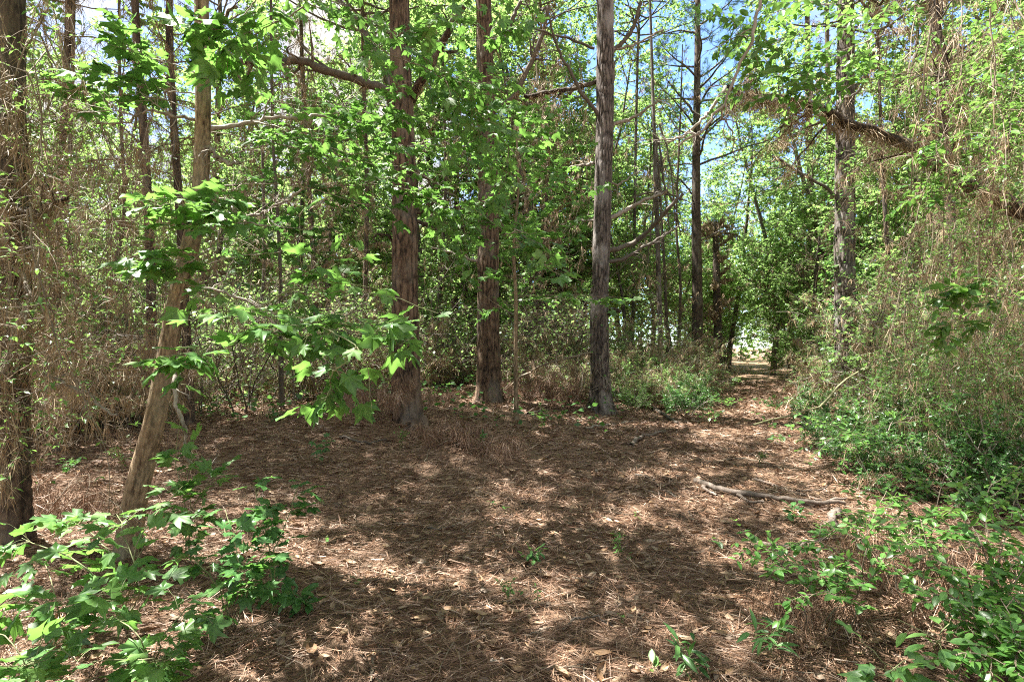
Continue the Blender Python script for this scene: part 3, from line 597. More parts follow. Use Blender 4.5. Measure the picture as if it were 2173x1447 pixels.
for i in range(11): sp(-150 + i * 134 + rng.uniform(-25, 25), rng.uniform(24, 33), i % 3, rng.uniform(1.1, 1.4))
for i in range(12): sp(1660 + i * 60 + rng.uniform(-25, 25), rng.uniform(27, 38), (i + 1) % 3, rng.uniform(1.0, 1.3))
for i in range(14): sp(-100 + i * 110 + rng.uniform(-25, 25), rng.uniform(36, 46), i % 3, rng.uniform(1.4, 1.8))
for i, px in enumerate([-60, 190, 420, 640, 850, 960, 1060, 1170, 1250]): sp(px + rng.uniform(-20, 20), rng.uniform(19, 27), 2 if i % 3 else 0, rng.uniform(1.3, 1.55))
for px, Y, k, s in [(1545, 33, 2, 1.35), (1538, 41, 2, 1.5), (1490, 45, 2, 1.7), (1655, 50, 0, 1.8), (1640, 30, 2, 1.35), (880, 22, 2, 1.5), (1010, 24, 2, 1.5), (1130, 23, 0, 1.6), (1235, 26, 2, 1.5), (1345, 34, 2, 1.6), (1425, 41, 2, 1.6), (1330, 30, 2, 1.2), (1400, 36, 2, 1.25), (1535, 42, 0, 1.2), (1500, 40, 0, 1.15), (1675, 36, 2, 1.1), (1690, 30, 2, 1.3), (1760, 24, 2, 1.3), (1850, 22, 2, 1.4), (1950, 20, 2, 1.3), (2060, 21, 0, 1.5), (2150, 18, 2, 1.3), (1655, 50, 0, 1.2)]: sp(px, Y, k, s)
sp(1450, 50, 3, 1.3); sp(1530, 56, 1, 1.2); sp(1700, 48, 0, 1.3)
OFF = [(-5.2, -.8, 1, 1.3), (-9, 8.5, 2, 1.1), (7.5, 1.0, 0, 1.1)]  # unseen trees beside the view, added to shade the ground
for x, Y, k, s in OFF: sp(1086.5 + x * F / max(Y, .5), Y, k, s) if False else spots.append((None, x, Y, k, s))
used = set()
KT = ['tall', 'vine-hung', 'high-crowned', 'short bushy']
for q_ in spots:
    if q_[0] is None: _, x, Y, k, s = q_; px = 1086.5 + x / max(Y, 1) * F
    else: px, Y, k, s = q_; x = (px - 1086.5) / F * Y
    dist = 'near' if Y < 21 else ('farther' if Y < 34 else 'farthest')
    lab = f'{dist} {KT[k]} leafy green tree {zone(px)}'; a = rng.uniform(0, 6.28); grp = 'leafy trees of the wood'
    if k not in used:
        used.add(k); r = protos[k]; r.location = tuple(on(x, Y)); r.rotation_euler = (0, 0, a); r.scale = (s, s, s); r['label'] = lab; r['group'] = grp
    else: dup(protos[k], on(x, Y), a, s, lab, grp)
# far wood: one mass
def far_wood():
    g = Geo(); N = 90000; th = rng.uniform(-1.15, 1.15, N); R = rng.uniform(58, 85, N); X = np.sin(th) * R; Y = np.cos(th) * R
    d = np.abs(X - path_x(Y)); Hh = (11 + 7 * vn(X * .12, Y * .12, 33)) * (1 - .2 * np.exp(-((X / Y - .32) / .1) ** 2)); z = gz(X, Y) + rng.random(N) ** .8 * Hh
    th2 = rng.uniform(-.85, .12, 50000); R2 = rng.uniform(36, 46, 50000); X2 = np.sin(th2) * R2; Y2 = np.cos(th2) * R2; z2 = gz(X2, Y2) + rng.random(50000) * (3.5 + 5 * vn(X2 * .2, Y2 * .2, 37))
    X = np.r_[X, X2]; Y = np.r_[Y, Y2]; z = np.r_[z, z2]
    c = vn(X * .4 + z * .3, Y * .4 - z * .5, 35) > .3; X, Y, z = X[c], Y[c], z[c]; N = len(X)
    place(g, FAR, np.stack([X, Y, z], 1), rng.normal(0, 1, (N, 3)), np.array([0, 0, .8]) + rng.normal(0, .5, (N, 3)), rng.uniform(.3, .55, N) * np.where(np.hypot(X, Y) < 50, .6, 1))
    tag(g.build('distant_wood', M['far']), 'distant mass of green woodland foliage closing the view', 'woodland', kind='stuff')
far_wood()

# ------------------------------------------------------------------ brown brush tangles
def brush(seed, r=1.2, h=1.4, green=0):
    global rng; rng = np.random.default_rng(seed); root = thing('brush_tangle', None, 'dead brush'); g = Geo(); n = 46
    th = rng.uniform(0, 2 * PI, n); rad = r * np.sqrt(rng.random(n)) * .8
    st = grow(np.stack([np.cos(th) * rad, np.sin(th) * rad, th * 0], 1), np.stack([rng.normal(0, .35, n), rng.normal(0, .35, n), np.ones(n)], 1), rng.uniform(1.0, 1.7, n) * h, 12, .16, .09)
    st[:, :, 2] = np.maximum(st[:, :, 2], .02)
    tubes(g, st, taper(st, .009, .003), 4); s = shoots(st, 5, .2, 1, 1.0, .6, 7, .25, .08); s[:, :, 2] = np.maximum(s[:, :, 2], .02); tubes(g, s, taper(s, .004, .002), 3); g.build('stems', M['greytwig'], root)
    g = Geo(); drape(g, st, 9, 9, .18, .0065, .3, .25, 1); drape(g, s, 3, 7, .17, .0065, .4); g.build('dead_needles', M['drape'], root)
    g = Geo(); leafy(g, s, KITE, 7 + green * 6, .06, .2, tilt=.5); g.build('leaves', M['far'], root)
    return root
bp = [brush(201), brush(202, 1.0, 1.9), brush(203, 1.2, 1.0, 1)]
rng = np.random.default_rng(78)
BS = [(450, 13.5, 0, .7), (590, 15, 2, .8), (655, 13, 0, .9), (715, 13.5, 1, .95), (800, 14.5, 0, 1.2), (920, 17, 2, .9), (985, 19, 0, 1.2), (1080, 18, 1, .7), (1120, 16, 0, .9), (1175, 17.5, 1, 1.1),
      (1235, 14.5, 2, .9), (1215, 13.2, 0, .7), (1320, 16.5, 0, .9), (1365, 13.8, 2, .8), (1390, 14.5, 0, .8), (1410, 16, 1, .8), (1430, 17, 2, 1.1), (1455, 20, 0, 1.0), (1465, 23, 1, .9), (1485, 26, 0, .9),
      (1730, 26, 2, 1.0), (1760, 19, 0, .8), (1870, 15, 1, 1.3), (1930, 11, 0, 1.1), (2040, 9, 1, 1.1), (2120, 8, 0, 1.0), (340, 10, 0, .7), (250, 9, 0, .7), (150, 10, 0, .8), (60, 8.5, 0, .8), (210, 12, 1, .7), (-80, 8, 0, 1.2), (2220, 9, 1, 1.2)]
KB = ['low', 'tall', 'green-flecked']; used = set()
for px, Y, k, s in BS:
    x = (px - 1086.5) / F * Y; lab = f"{'near' if Y < 15 else 'farther'} {KB[k]} brown dead brush {zone(px)}"; a = rng.uniform(0, 6.28); grp = 'brown brush tangles'
    if k not in used: used.add(k); r = bp[k]; r.location = tuple(on(x, Y)); r.rotation_euler = (0, 0, a); r.scale = (s, s, s); r['label'] = lab; r['group'] = grp
    else: dup(bp[k], on(x, Y), a, s, lab, grp)

def thicket(seed, h=3.4):
    global rng; rng = np.random.default_rng(seed); root = thing('bare_thicket', None, 'bare bush'); g = Geo(); n = 10; th = rng.uniform(0, 2 * PI, n)
    st = grow(np.stack([np.cos(th) * .5, np.sin(th) * .5, th * 0], 1), np.stack([rng.normal(0, .3, n), rng.normal(0, .3, n), np.ones(n)], 1), rng.uniform(.6, 1.1, n) * h, 18, .17, .03)
    tubes(g, st, taper(st, .014, .005), 5); s = shoots(st, 9, .1, 1, 1.1, 1.3, 10, .2, .02); tubes(g, s, taper(s, .006, .003), 4); s2 = shoots(s, 5, .15, 1, .9, .6, 7, .25, .02); tubes(g, s2, taper(s2, .0035, .002), 3)
    g.build('stems', M['dark'], root); g = Geo(); drape(g, s, 1, 9, .17, .006, .25); drape(g, s2, 1, 2, .16, .006, .4); g.build('dead_needles', M['drape'], root)
    g = Geo(); leafy(g, s2, FAR, 2, .085, .4, tilt=.4); g.build('leaves', M['far'], root); return root
tp_ = [thicket(601), thicket(602, 4.4)]; rng = np.random.default_rng(81); used = set()
for px, Y, k, s in [(70, 8.5, 1, 1.0), (190, 9.0, 0, 1.0), (250, 11, 1, 1.0), (340, 12, 0, 1.0), (470, 10.5, 1, 1.0), (540, 12.5, 0, 1.1), (650, 12, 1, 1.0), (740, 14, 0, 1.0), (930, 16, 1, 1.0), (1130, 15.5, 0, 1.0), (1190, 17, 1, 1.1), (1350, 17, 1, .8), (1430, 19, 0, .9), (1900, 11.5, 0, .9), (1950, 9.5, 1, .9), (2090, 8.0, 0, .9)]:
    x = (px - 1086.5) / F * Y; lab = f"{'near' if Y < 11.8 else 'farther'} {['short', 'tall'][k]} crooked dark-stemmed bare bush {zone(px)}"; a = rng.uniform(0, 6.28)
    if k not in used: used.add(k); r = tp_[k]; r.location = tuple(on(x, Y)); r.rotation_euler = (0, 0, a); r.scale = (s, s, s); r['label'] = lab; r['group'] = 'bare twig thickets'
    else: dup(tp_[k], on(x, Y), a, s, lab, 'bare twig thickets')

# ------------------------------------------------------------------ green shrubs
def shrub(seed, h=1.6, size=.045, tpl=OVALS, m='oval', n=14, per=7, dens=1.0):
    global rng; rng = np.random.default_rng(seed); root = thing('leafy_shrub', None, 'shrub'); g = Geo()
    th = rng.uniform(0, 2 * PI, n)
    st = grow(np.stack([np.cos(th) * .12, np.sin(th) * .12, th * 0], 1), np.stack([np.cos(th) * .5, np.sin(th) * .5, np.ones(n)], 1), rng.uniform(.7, 1.2, n) * h, 12, .1, .045)
    tubes(g, st, taper(st, .010, .003), 5); s = shoots(st, per, .15, 1, .95, h * .42, 8, .14, .03, .3); tubes(g, s, taper(s, .004, .0015), 3)
    t = shoots(s, 4, .1, 1, .8, h * .16, 5, .14, .03, .4); tubes(g, t, taper(t, .002, .001), 3); g.build('stems', M['greytwig'], root)
    g = Geo(); leafy(g, t, tpl, int(6 * dens), size, .1, True, .4, .5); leafy(g, s, tpl, int(7 * dens), size, .2, True, .4, .5); g.build('leaves', M[m], root)
    return root
shp = [shrub(301, 1.7, .045), shrub(302, 1.2, .04, m='oval', n=12), shrub(303, 1.9, .085, FAR, 'far', 12, 6, .8), shrub(304, .9, .05, m='teal', n=10)]
rng = np.random.default_rng(79)
SS = [(1345, 12.5, 1, .6), (1425, 13.8, 1, .8), (1475, 14.5, 1, .9), (1455, 17, 0, .8), (1380, 15, 2, .7), (1455, 12.2, 3, 1.0), (1330, 14, 3, 1.0),
      (1725, 12.5, 3, .8), (1845, 12.5, 2, .6), (1775, 17, 1, .7), (1740, 21, 0, .8), (1760, 28, 2, 1.1), (1730, 34, 0, 1.4), (1760, 9.8, 3, .6), (1850, 9.2, 3, .9), (1910, 9.8, 1, .9), (1960, 8.0, 0, .9), (2040, 7.2, 1, 1.1), (2110, 6.6, 0, .85), (1900, 7.4, 3, 1.0),
      (2180, 7.4, 0, 1.1), (1990, 12, 2, 1.3), (2110, 10, 0, 1.5), (1900, 17, 0, 1.7), (2050, 15, 2, 1.8), (1820, 20, 2, 1.7), (1765, 24, 0, 2.0), (1755, 33, 0, 2.2), (1665, 45, 2, 1.2), (1500, 34, 0, 1.5), (1510, 42, 2, 1.4), (1470, 27, 0, 1.3), (1830, 15.5, 0, 1.2), (1700, 40, 2, 2.0),
      (500, 17, 2, 1.2), (330, 13, 2, 1.1), (100, 12, 2, 1.2), (890, 18, 2, 1.0), (990, 22, 2, 1.2), (1150, 22, 2, 1.2), (1290, 19, 0, 1.2), (640, 18.5, 2, 1.2), (1720, 10.5, 3, .7), (1745, 8.6, 3, .6), (1725, 14.5, 3, .8), (1780, 7.6, 3, .5), (1820, 6.8, 3, .6), (1880, 5.8, 3, .6), (2173, 5.2, 3, 1.1), (2085, 5.2, 3, 1.0), (1960, 6.2, 3, .9)]
KS = ['tall small-leaved', 'round small-leaved', 'broad dark-leaved', 'low spreading']; used = set()
for px, Y, k, s in SS:
    x = (px - 1086.5) / F * Y; lab = f"{'closest' if Y < 9 else 'near' if Y < 14 else 'farther' if Y < 24 else 'farthest'} {KS[k]} green shrub {zone(px)}"; a = rng.uniform(0, 6.28); grp = 'green shrubs of the wood'
    if k not in used: used.add(k); r = shp[k]; r.location = tuple(on(x, Y)); r.rotation_euler = (0, 0, a); r.scale = (s, s, s); r['label'] = lab; r['group'] = grp
    else: dup(shp[k], on(x, Y), a, s, lab, grp)
rng = np.random.default_rng(80)

# ------------------------------------------------------------------ hanging curtains of vines and dead needles
def curtain(name, label, boxes, nv, m_drape='drape', green=0, leafm='oval', wd=.0024, zb=0.05, group='hanging vine curtains', per=12, clumps=6):
    """boxes: (px0, px1, ytop_px, Y0, Y1) vines drop from the top to near the ground"""
    b0 = boxes[0]; Ym = (b0[3] + b0[4]) / 2; base = on(((b0[0] + b0[1]) / 2 - 1086.5) / F * Ym, Ym); root = thing(name, label, 'vines', base, group)
    g = Geo(); gd = Geo(); gl = Geo()
    for (a, b, yt, Y0, Y1), n in zip(boxes, nv):
        Y = rng.uniform(Y0, Y1, n); x = (rng.uniform(a, b, n) - 1086.5) / F * Y; zt = CAMZ + (HZ - yt) / F * Y * rng.uniform(.75, 1.15, n)
        st = np.stack([x, Y, zt], 1) - base; Lm = (zt - gz(x, Y) - zb) * rng.uniform(.55, 1.0, n)
        v = grow(st, np.stack([rng.normal(0, .3, n), rng.normal(0, .3, n), -np.ones(n)], 1), Lm, 22, .13, .12)
        v[:, :, 2] = np.maximum(v[:, :, 2], gz(v[:, :, 0] + base[0], v[:, :, 1] + base[1]) - base[2] + .02)
        tubes(g, v, taper(v, rng.uniform(.0022, .008, n), .002), 4)
        s = shoots(v, 8, .02, .98, 1.2, .55, 8, .25, .06); tubes(g, s, taper(s, .0028, .0012), 3)
        s2 = shoots(s, 3, .1, .98, .9, .3, 6, .28, .05); tubes(g, s2, taper(s2, .0018, .0009), 3)
        drape(gd, v, clumps, per, .17, wd, .22, jit=.012); drape(gd, s, 1, per, .17, wd, .25, jit=.012); drape(gd, s2, 1, 3, .15, wd, .4)
        if green: leafy(gl, s2, OVALS if leafm == 'oval' else STARM, green, .045 if leafm == 'oval' else .07, .1, leafm == 'oval', .45)
    g.build('stems', M['twig'], root); gd.build('dead_needles', M[m_drape], root)
    if green: gl.build('leaves', M[leafm], root)
    return root
curtain('vine_curtain', 'dense brown needle curtain hanging over the left-edge pine', [(-60, 110, 60, 3.5, 4.6), (-60, 70, 400, 3.2, 3.9)], [24, 8], green=2)
curtain('vine_curtain', 'brown needle curtain hanging in the gap just right of the left-edge pine', [(90, 230, 330, 4.6, 6.2), (60, 200, 60, 5.2, 7.0)], [13, 11], green=1)
curtain('vine_curtain', 'thin brown needle curtain hanging left of the leaning curved trunk', [(200, 340, 200, 6.0, 8.0), (380, 480, 300, 7.0, 9)], [9, 5], green=1)
curtain('vine_curtain', 'low tangle of dead stems behind the base of the leaning curved trunk', [(60, 420, 700, 5.6, 8.2)], [26])
curtain('vine_curtain', 'sparse brown strands hanging high right of the leaning trunk', [(470, 760, 120, 10, 13)], [22], wd=.006, zb=2.5)
curtain('vine_curtain', 'dry strands hanging between the middle and rightmost big pines', [(1090, 1250, 60, 13, 16)], [24], wd=.008, zb=.8)
curtain('vine_curtain', 'leafy brown vine curtain draping the upper right corner', [(1980, 2230, -80, 4.2, 6.0), (1900, 2060, -60, 6, 8)], [16, 11], green=4)
curtain('vine_curtain', 'tangled leafy vine wall at the right edge above the log', [(2020, 2230, 330, 5.2, 7.2), (1930, 2080, 480, 7, 9)], [16, 11], green=4)
curtain('vine_curtain', 'vine-draped thicket skirt hanging low at the right edge', [(1920, 2230, 640, 5.0, 6.6)], [18], green=4)
curtain('vine_curtain', 'pale hanging strands beside the sunlit pine trunk', [(1920, 2020, 250, 9, 12)], [9], wd=.006, green=3)

# ------------------------------------------------------------------ sweetgum sprays
def spray(name, label, lines, Y, size, m='gum', n_side=7, sl=.45, nleaf=6, tilt=.35, droop=.15, tpl=STAR, stemm='green_stem', r0=.005, pairs=False, group=None, cat='leafy branch', up=1.0, fwd=.5, t0=.15, wob=.006, pl=.35, flat=.75, origin=None, grav=.02, mainleaf=5):
    pts0 = lines[0][0]; org = P(pts0[0], pts0[1], Y + (pts0[2] if len(pts0) > 2 else 0)) if origin is None else origin
    root = thing(name, label, cat, org, group); gs = Geo(); gl = Geo()
    for ln in lines:
        pa = poly(np.array([P(p[0], p[1], Y + (p[2] if len(p) > 2 else 0)) for p in ln]) - org, 24, wob)[None]
        tubes(gs, pa, taper(pa, r0, r0 * .3), 6)
        s = shoots(pa, n_side, t0, .97, .85, sl, 8, .08, grav, flat) if n_side else pa[:0]
        if len(s): tubes(gs, s, taper(s, r0 * .45, .0012), 4); leafy(gl, s, tpl, nleaf, size, .18, pairs, tilt, fwd, droop, gs, pl, up)
        leafy(gl, pa, tpl, mainleaf, size, .4, pairs, tilt, fwd, droop, gs, pl, up)
    gs.build('stem', M[stemm], root); gl.build('leaves', M[m], root); return root
# overhead and mid-air branches
spray('gum_branch', 'long overhead branch of glowing star leaves crossing in front of the nearest big pine', [[(560, -60, 0), (700, 20, 0), (850, 60, 0), (960, 85), (1060, 75)], [(700, 20), (820, 110), (930, 160), (1060, 290), (1100, 330)], [(640, -30), (760, 30), (900, 130), (1000, 200), (1060, 190)]], 4.3, .125, n_side=16, sl=.8, nleaf=8, tilt=.6, droop=.4, stemm='twig')
spray('gum_branch', 'middle layered branch of star leaves reaching right past the middle pine', [[(470, 330, .6), (620, 300, .4), (760, 330), (880, 360), (990, 430), (1080, 500)], [(560, 250), (700, 280), (820, 300), (960, 310), (1060, 360)], [(600, 420, .3), (740, 390), (860, 400), (980, 460)]], 4.8, .125, n_side=16, sl=.8, nleaf=8, tilt=.42, droop=.22, stemm='twig')
spray('gum_branch', 'flat tier of backlit star leaves between the leaning trunk and nearest big pine', [[(420, 250, 0), (520, 220), (640, 210), (760, 230), (860, 260)], [(430, 280), (560, 300), (700, 330), (800, 350)]], 4.6, .12, n_side=13, sl=.7, nleaf=8, tilt=.3, droop=.15, stemm='twig')
spray('gum_branch', 'upper left cluster of star leaves in front of the leaning trunk top', [[(560, -40), (520, 20), (470, 60), (400, 60)], [(640, 10), (560, 60), (490, 80), (440, 110)]], 3.6, .17, n_side=7, sl=.4, nleaf=5, tilt=.5, droop=.35, stemm='twig')
spray('gum_branch', 'pale horizontal star leaves left of the leaning trunk at upper left', [[(425, 200), (360, 190), (290, 170), (230, 150)], [(425, 240), (340, 210), (250, 205), (150, 195)], [(425, 160), (320, 130), (240, 80)]], 4.0, .15, n_side=7, sl=.35, nleaf=5, tilt=.25, droop=.1, stemm='greytwig')
spray('gum_branch', 'tier of thin horizontal leaves crossing the leaning trunk at mid height', [[(424, 400, .3), (500, 425, .1), (450, 432), (380, 415), (310, 440)], [(560, 480), (480, 470), (400, 470), (340, 460)], [(440, 540), (380, 570), (300, 580)]], 3.6, .17, n_side=6, sl=.3, nleaf=5, tilt=.22, droop=.08, stemm='greytwig')
spray('gum_branch', 'tier of dark green star leaves just right of the leaning trunk', [[(430, 400), (540, 390), (640, 400), (760, 430), (850, 450)], [(430, 470), (560, 480), (680, 490)], [(440, 560), (540, 540), (700, 520)]], 4.8, .14, m='teal', n_side=8, sl=.4, nleaf=5, tilt=.28, droop=.12, stemm='greytwig')
spray('gum_branch', 'broad spray of shiny green star leaves in front of the lower nearest big pine', [[(384, 600, 1.0), (450, 625, .7), (540, 650, .3), (620, 650), (720, 620), (830, 630), (930, 665)], [(560, 640), (680, 600), (760, 580)], [(560, 720), (680, 680), (800, 690), (900, 680)], [(480, 730, .2), (600, 720), (720, 700)]], 2.9, .128, m='gum', n_side=7, sl=.36, nleaf=4, tilt=.25, droop=.2, flat=.93, mainleaf=4, stemm='green_stem')
spray('gum_branch', 'nearest cluster of large drooping star leaves before the big pine base', [[(640, 650, .45), (690, 690, .2), (760, 730), (780, 790), (790, 860)], [(760, 700), (830, 715), (860, 740)], [(740, 750), (700, 800), (690, 850)]], 2.5, .14, m='gum', n_side=4, sl=.16, nleaf=3, tilt=.4, droop=.45, mainleaf=4, stemm='green_stem')
spray('gum_branch', 'few pale star leaves at the foot of the leaning trunk mid height', [[(560, 652, .45), (580, 690, .2), (520, 720), (440, 730), (370, 740)], [(440, 730), (410, 755), (390, 765)]], 2.7, .155, n_side=4, sl=.22, nleaf=4, tilt=.22, droop=.15)
spray('gum_branch', 'yellow-green star leaf tip hanging in front of the rightmost big pine', [[(1060, 470, .5), (1130, 545, .2), (1180, 580), (1250, 600)], [(1070, 500), (1100, 500), (1150, 520)]], 3.9, .17, n_side=4, sl=.25, nleaf=3, tilt=.4, droop=.3, stemm='twig')
for lab_, ln_, y_ in [('unseen star-leaf branch added above the picture to dapple the ground, left of the camera', [[(-3.6, 3.6, 4.6), (-2.6, 3.4, 5.0), (-1.4, 3.6, 5.1), (-.2, 3.4, 5.0)], [(-3.6, 3.8, 4.8), (-2.4, 4.6, 5.2), (-1.0, 5.0, 5.3), (.4, 5.2, 5.2)]], 0),
                       ('unseen star-leaf branch added above the picture to dapple the ground, over the left clearing', [[(-4.2, 4.6, 5.4), (-3.2, 5.4, 5.9), (-2.0, 6.0, 6.1), (-.8, 6.4, 6.0)], [(-4.0, 2.4, 4.4), (-3.2, 1.8, 4.8), (-2.2, 1.5, 4.9)]], 0)]:
    base_ = np.array(ln_[0][0]); root = thing('gum_branch', lab_, 'leafy branch', base_); gs = Geo(); gl = Geo()  # branch out of view, added to cast leaf dapples below
    for l_ in ln_:
        pa = poly(np.array(l_) - base_, 24, .01)[None]; tubes(gs, pa, taper(pa, .012, .004), 6); s = shoots(pa, 13, .1, .97, .85, .9, 8, .08, .02, .75); tubes(gs, s, taper(s, .004, .0015), 4); leafy(gl, s, STARM, 8, .14, .1, tilt=.4, droop=.2, petiole=gs, pl=.3)
    gs.build('stem', M['twig'], root); gl.build('leaves', M['gum'], root)
# pale sapling with its leaf tiers
bs = G(1096, 888); sap = thing('young_sapling', 'thin pale sapling with tiers of small star leaves in front of the middle big pine', 'sapling', bs)
A = poly(np.array([np.r_[0, 0, -.05, .052]] + [np.r_[P(x, y, bs[1]) - bs, wd * bs[1] / F / 2] for x, y, wd in [(1096, 880, 10), (1094, 780, 9), (1095, 640, 8), (1090, 520, 6), (1100, 400, 5), (1095, 260, 3)]]), 90)
g = Geo(); trunk(g, A[:, :3], A[:, 3], 14, (.04, .1), .05, .2, 91, True); g.build('trunk', M['hard'], sap)
g = Geo(); gl = Geo(); s = shoots(A[None, 25:, :3], 34, .0, 1, 1.25, 1.7, 10, .08, .0, .8); tubes(g, s, taper(s, .008, .003), 4); s2 = shoots(s, 5, .2, 1, .7, .6, 6, .1, .01, .8); tubes(g, s2, taper(s2, .003, .0015), 3)
leafy(gl, s2, STARM, 7, .17, .1, tilt=.35, droop=.25); leafy(gl, s, STARM, 5, .17, .3, tilt=.35, droop=.25); g.build('branches', M['twig'], sap); gl.build('leaves', M['gum'], sap)
# upper right privet boughs
spray('privet_branch', 'upper right bough of small oval leaves hanging before the blue sky', [[(2050, -80, 1.2), (1880, 0, .6), (1720, 60), (1600, 90, 0)], [(1900, 60, .5), (1760, 110), (1640, 150), (1560, 180)], [(1950, 150, .5), (1800, 180), (1680, 190), (1600, 170)], [(1800, -30), (1660, 20), (1560, 60)]], 4.4, .075, m='oval', n_side=16, sl=.55, nleaf=9, tilt=.6, droop=.25, tpl=OVAL, stemm='twig', pairs=True, pl=.08, flat=.3, mainleaf=10)
spray('privet_branch', 'right edge bough of bright oval leaves at mid height', [[(2260, 180, .4), (2160, 230), (2060, 280), (1960, 300)], [(2260, 330), (2150, 350), (2030, 380), (1940, 420)], [(2260, 120), (2130, 130), (2010, 190)]], 4.6, .07, m='oval', n_side=14, sl=.5, nleaf=8, tilt=.5, droop=.2, tpl=OVAL, stemm='twig', pairs=True, pl=.08, flat=.4, mainleaf=10)
spray('privet_branch', 'oval-leaved sprig standing out in front of the right thicket', [[(2173, 640, .3), (2100, 640), (2040, 625), (1990, 635)], [(2173, 700), (2080, 680), (2010, 690), (1980, 700)], [(2140, 590), (2080, 600), (2030, 612)]], 4.0, .085, m='oval', n_side=7, sl=.28, nleaf=6, tilt=.4, droop=.15, tpl=OVAL, stemm='green_stem', pairs=True, pl=.08)
# arching needle-laden limb on the right
arch = thing('fallen_limb', 'thick brown limb arching through the upper right, loaded with dead needles', 'dead limb', P(2240, 470, 5.2))
limb(arch, [(2240, 480), (2140, 430), (2050, 395), (1960, 330), (1880, 300), (1800, 275), (1740, 240), (1670, 224), (1600, 215), (1545, 180)], 34, 9, 5.2, 'bark', 18, .8, 170, name='limb_wood', wob=.02)
limb(arch, [(1985, 345), (1990, 260), (2000, 160), (1995, 40), (1990, -60)], 12, 7, 5.2, 'bark', 8, .6, 20); limb(arch, [(1790, 275), (1795, 220), (1830, 170), (1850, 120)], 8, 4, 5.2, 'dark', 6, .5, 8)
limb(arch, [(1540, 180), (1480, 260), (1420, 300)], 8, 4, 5.1, 'greytwig', 5, .5)
hang = thing('hanging_limb', 'thin grey limb dangling down in front of the blue sky gap', 'dead limb', P(1620, -60, 4.2))
limb(hang, [(1625, -60), (1590, 60), (1565, 160), (1535, 230), (1490, 275), (1440, 310)], 8, 4, 4.2, 'greytwig', 7, .35, 0, name='limb_wood'); limb(hang, [(1535, 225), (1555, 280), (1565, 340)], 4, 2, 4.2, 'twig', 4, .25, 0)
g = thing('leaning_pole', 'long greenish bare branch slanting up from the path edge through the right thicket', 'fallen branch', P(1735, 885, 8.4))
limb(g, [(1600, 905, -1.5), (1735, 865, -.6), (1810, 800, 0), (1890, 770, .4), (1985, 755, .8), (2110, 730, 1.4), (2230, 690, 2)], 3, 6, 8.0, 'green_stem', 12, .5, 0, name='branch_wood')
g = thing('fallen_branch', 'short brown branch resting in the undergrowth right of the sunlit pine base', 'fallen branch', P(1910, 858, 7.8))
limb(g, [(1908, 860), (1960, 845), (2020, 838), (2090, 815)], 10, 8, 7.8, 'log', 4, .3, 0, name='branch_wood')
# broken branch fan on the bare trunk
g = thing('broken_branch_cluster', 'fan of long drooping broken twigs caught on the bare trunk in the sky gap', 'dead branches', P(1408, 410, 19.6))
for q in ([(1395, 285), (1402, 400), (1404, 520)], [(1398, 290), (1412, 390), (1425, 500)], [(1395, 300), (1388, 420), (1375, 560)], [(1345, 420), (1380, 408), (1412, 404)], [(1400, 400), (1430, 430), (1445, 500)], [(1440, 420), (1415, 402), (1400, 330)], [(1400, 260), (1425, 350), (1432, 470)]):
    limb(g, q, 4, 2.5, 19.5, 'dark', 5, .7, 0, name='broken_branch')
# ivy / creeper on sunlit pine
def creeper(label, ppath, rad, z0, z1, n, size, m, toward=1.0, Y=None, spread=.12):
    i = (ppath[:, 2] > z0) & (ppath[:, 2] < z1); q = ppath[i]; rr = rad[i]; k = rng.integers(0, len(q), n); th = rng.uniform(0, 2 * PI, n)
    off = np.stack([np.cos(th), np.sin(th), rng.normal(0, .1, n)], 1) * (rr[k] + rng.uniform(.02, spread, n))[:, None]
    root = thing('creeper_vine', label, 'vine', q[0]); gl = Geo(); gs = Geo()
    place(gl, FAR if size < .12 else STARM, q[k] + off - q[0], off + rng.normal(0, .1, (n, 3)) + np.array([0, 0, -.1]), np.array([0, 0, 1.]) + off * 2 + rng.normal(0, .4, (n, 3)), size * rng.uniform(.6, 1.2, n))
    t = np.linspace(0, 1, 30); zz = (q[-1] - q[0]) * t[:, None]; v = np.stack([zz + np.stack([np.cos(t * 5 + p) * (rr[0] + .015), np.sin(t * 5 + p) * (rr[0] + .015), t * 0], 1) for p in (0, 2, 4)])
    tubes(gs, v, taper(v, .008, .004), 5); gs.build('stem', M['twig'], root); gl.build('leaves', M[m], root)
rF_r = np.full(len(pF), 36 * pF[0, 1] / F / 2)
creeper('creeper with dark green leaves climbing the sunlit pine trunk', pF, rF_r, .2, 6, 420, .11, 'teal', spread=.35)
creeper('sparse creeper strands clinging to the rightmost big pine', pC, np.full(len(pC), .21), .1, 2.4, 60, .07, 'oval')
# pale roots / dead vines on trunk C
g = thing('dead_vine', 'pale dead vine strands trailing down the rightmost big pine base', 'vine', pC[2]); gs = Geo()
st = grow(np.stack([rng.normal(0, .18, 12), -np.full(12, .26), rng.uniform(.3, 1.6, 12)], 1), np.stack([rng.normal(0, .5, 12), -rng.random(12) * .4, -np.ones(12)], 1), rng.uniform(.5, 1.3, 12), 12, .25, .05)
st[:, :, 2] = np.maximum(st[:, :, 2], .05); tubes(gs, st, taper(st, .007, .003), 4); gs.build('strands', M['greytwig'], g)

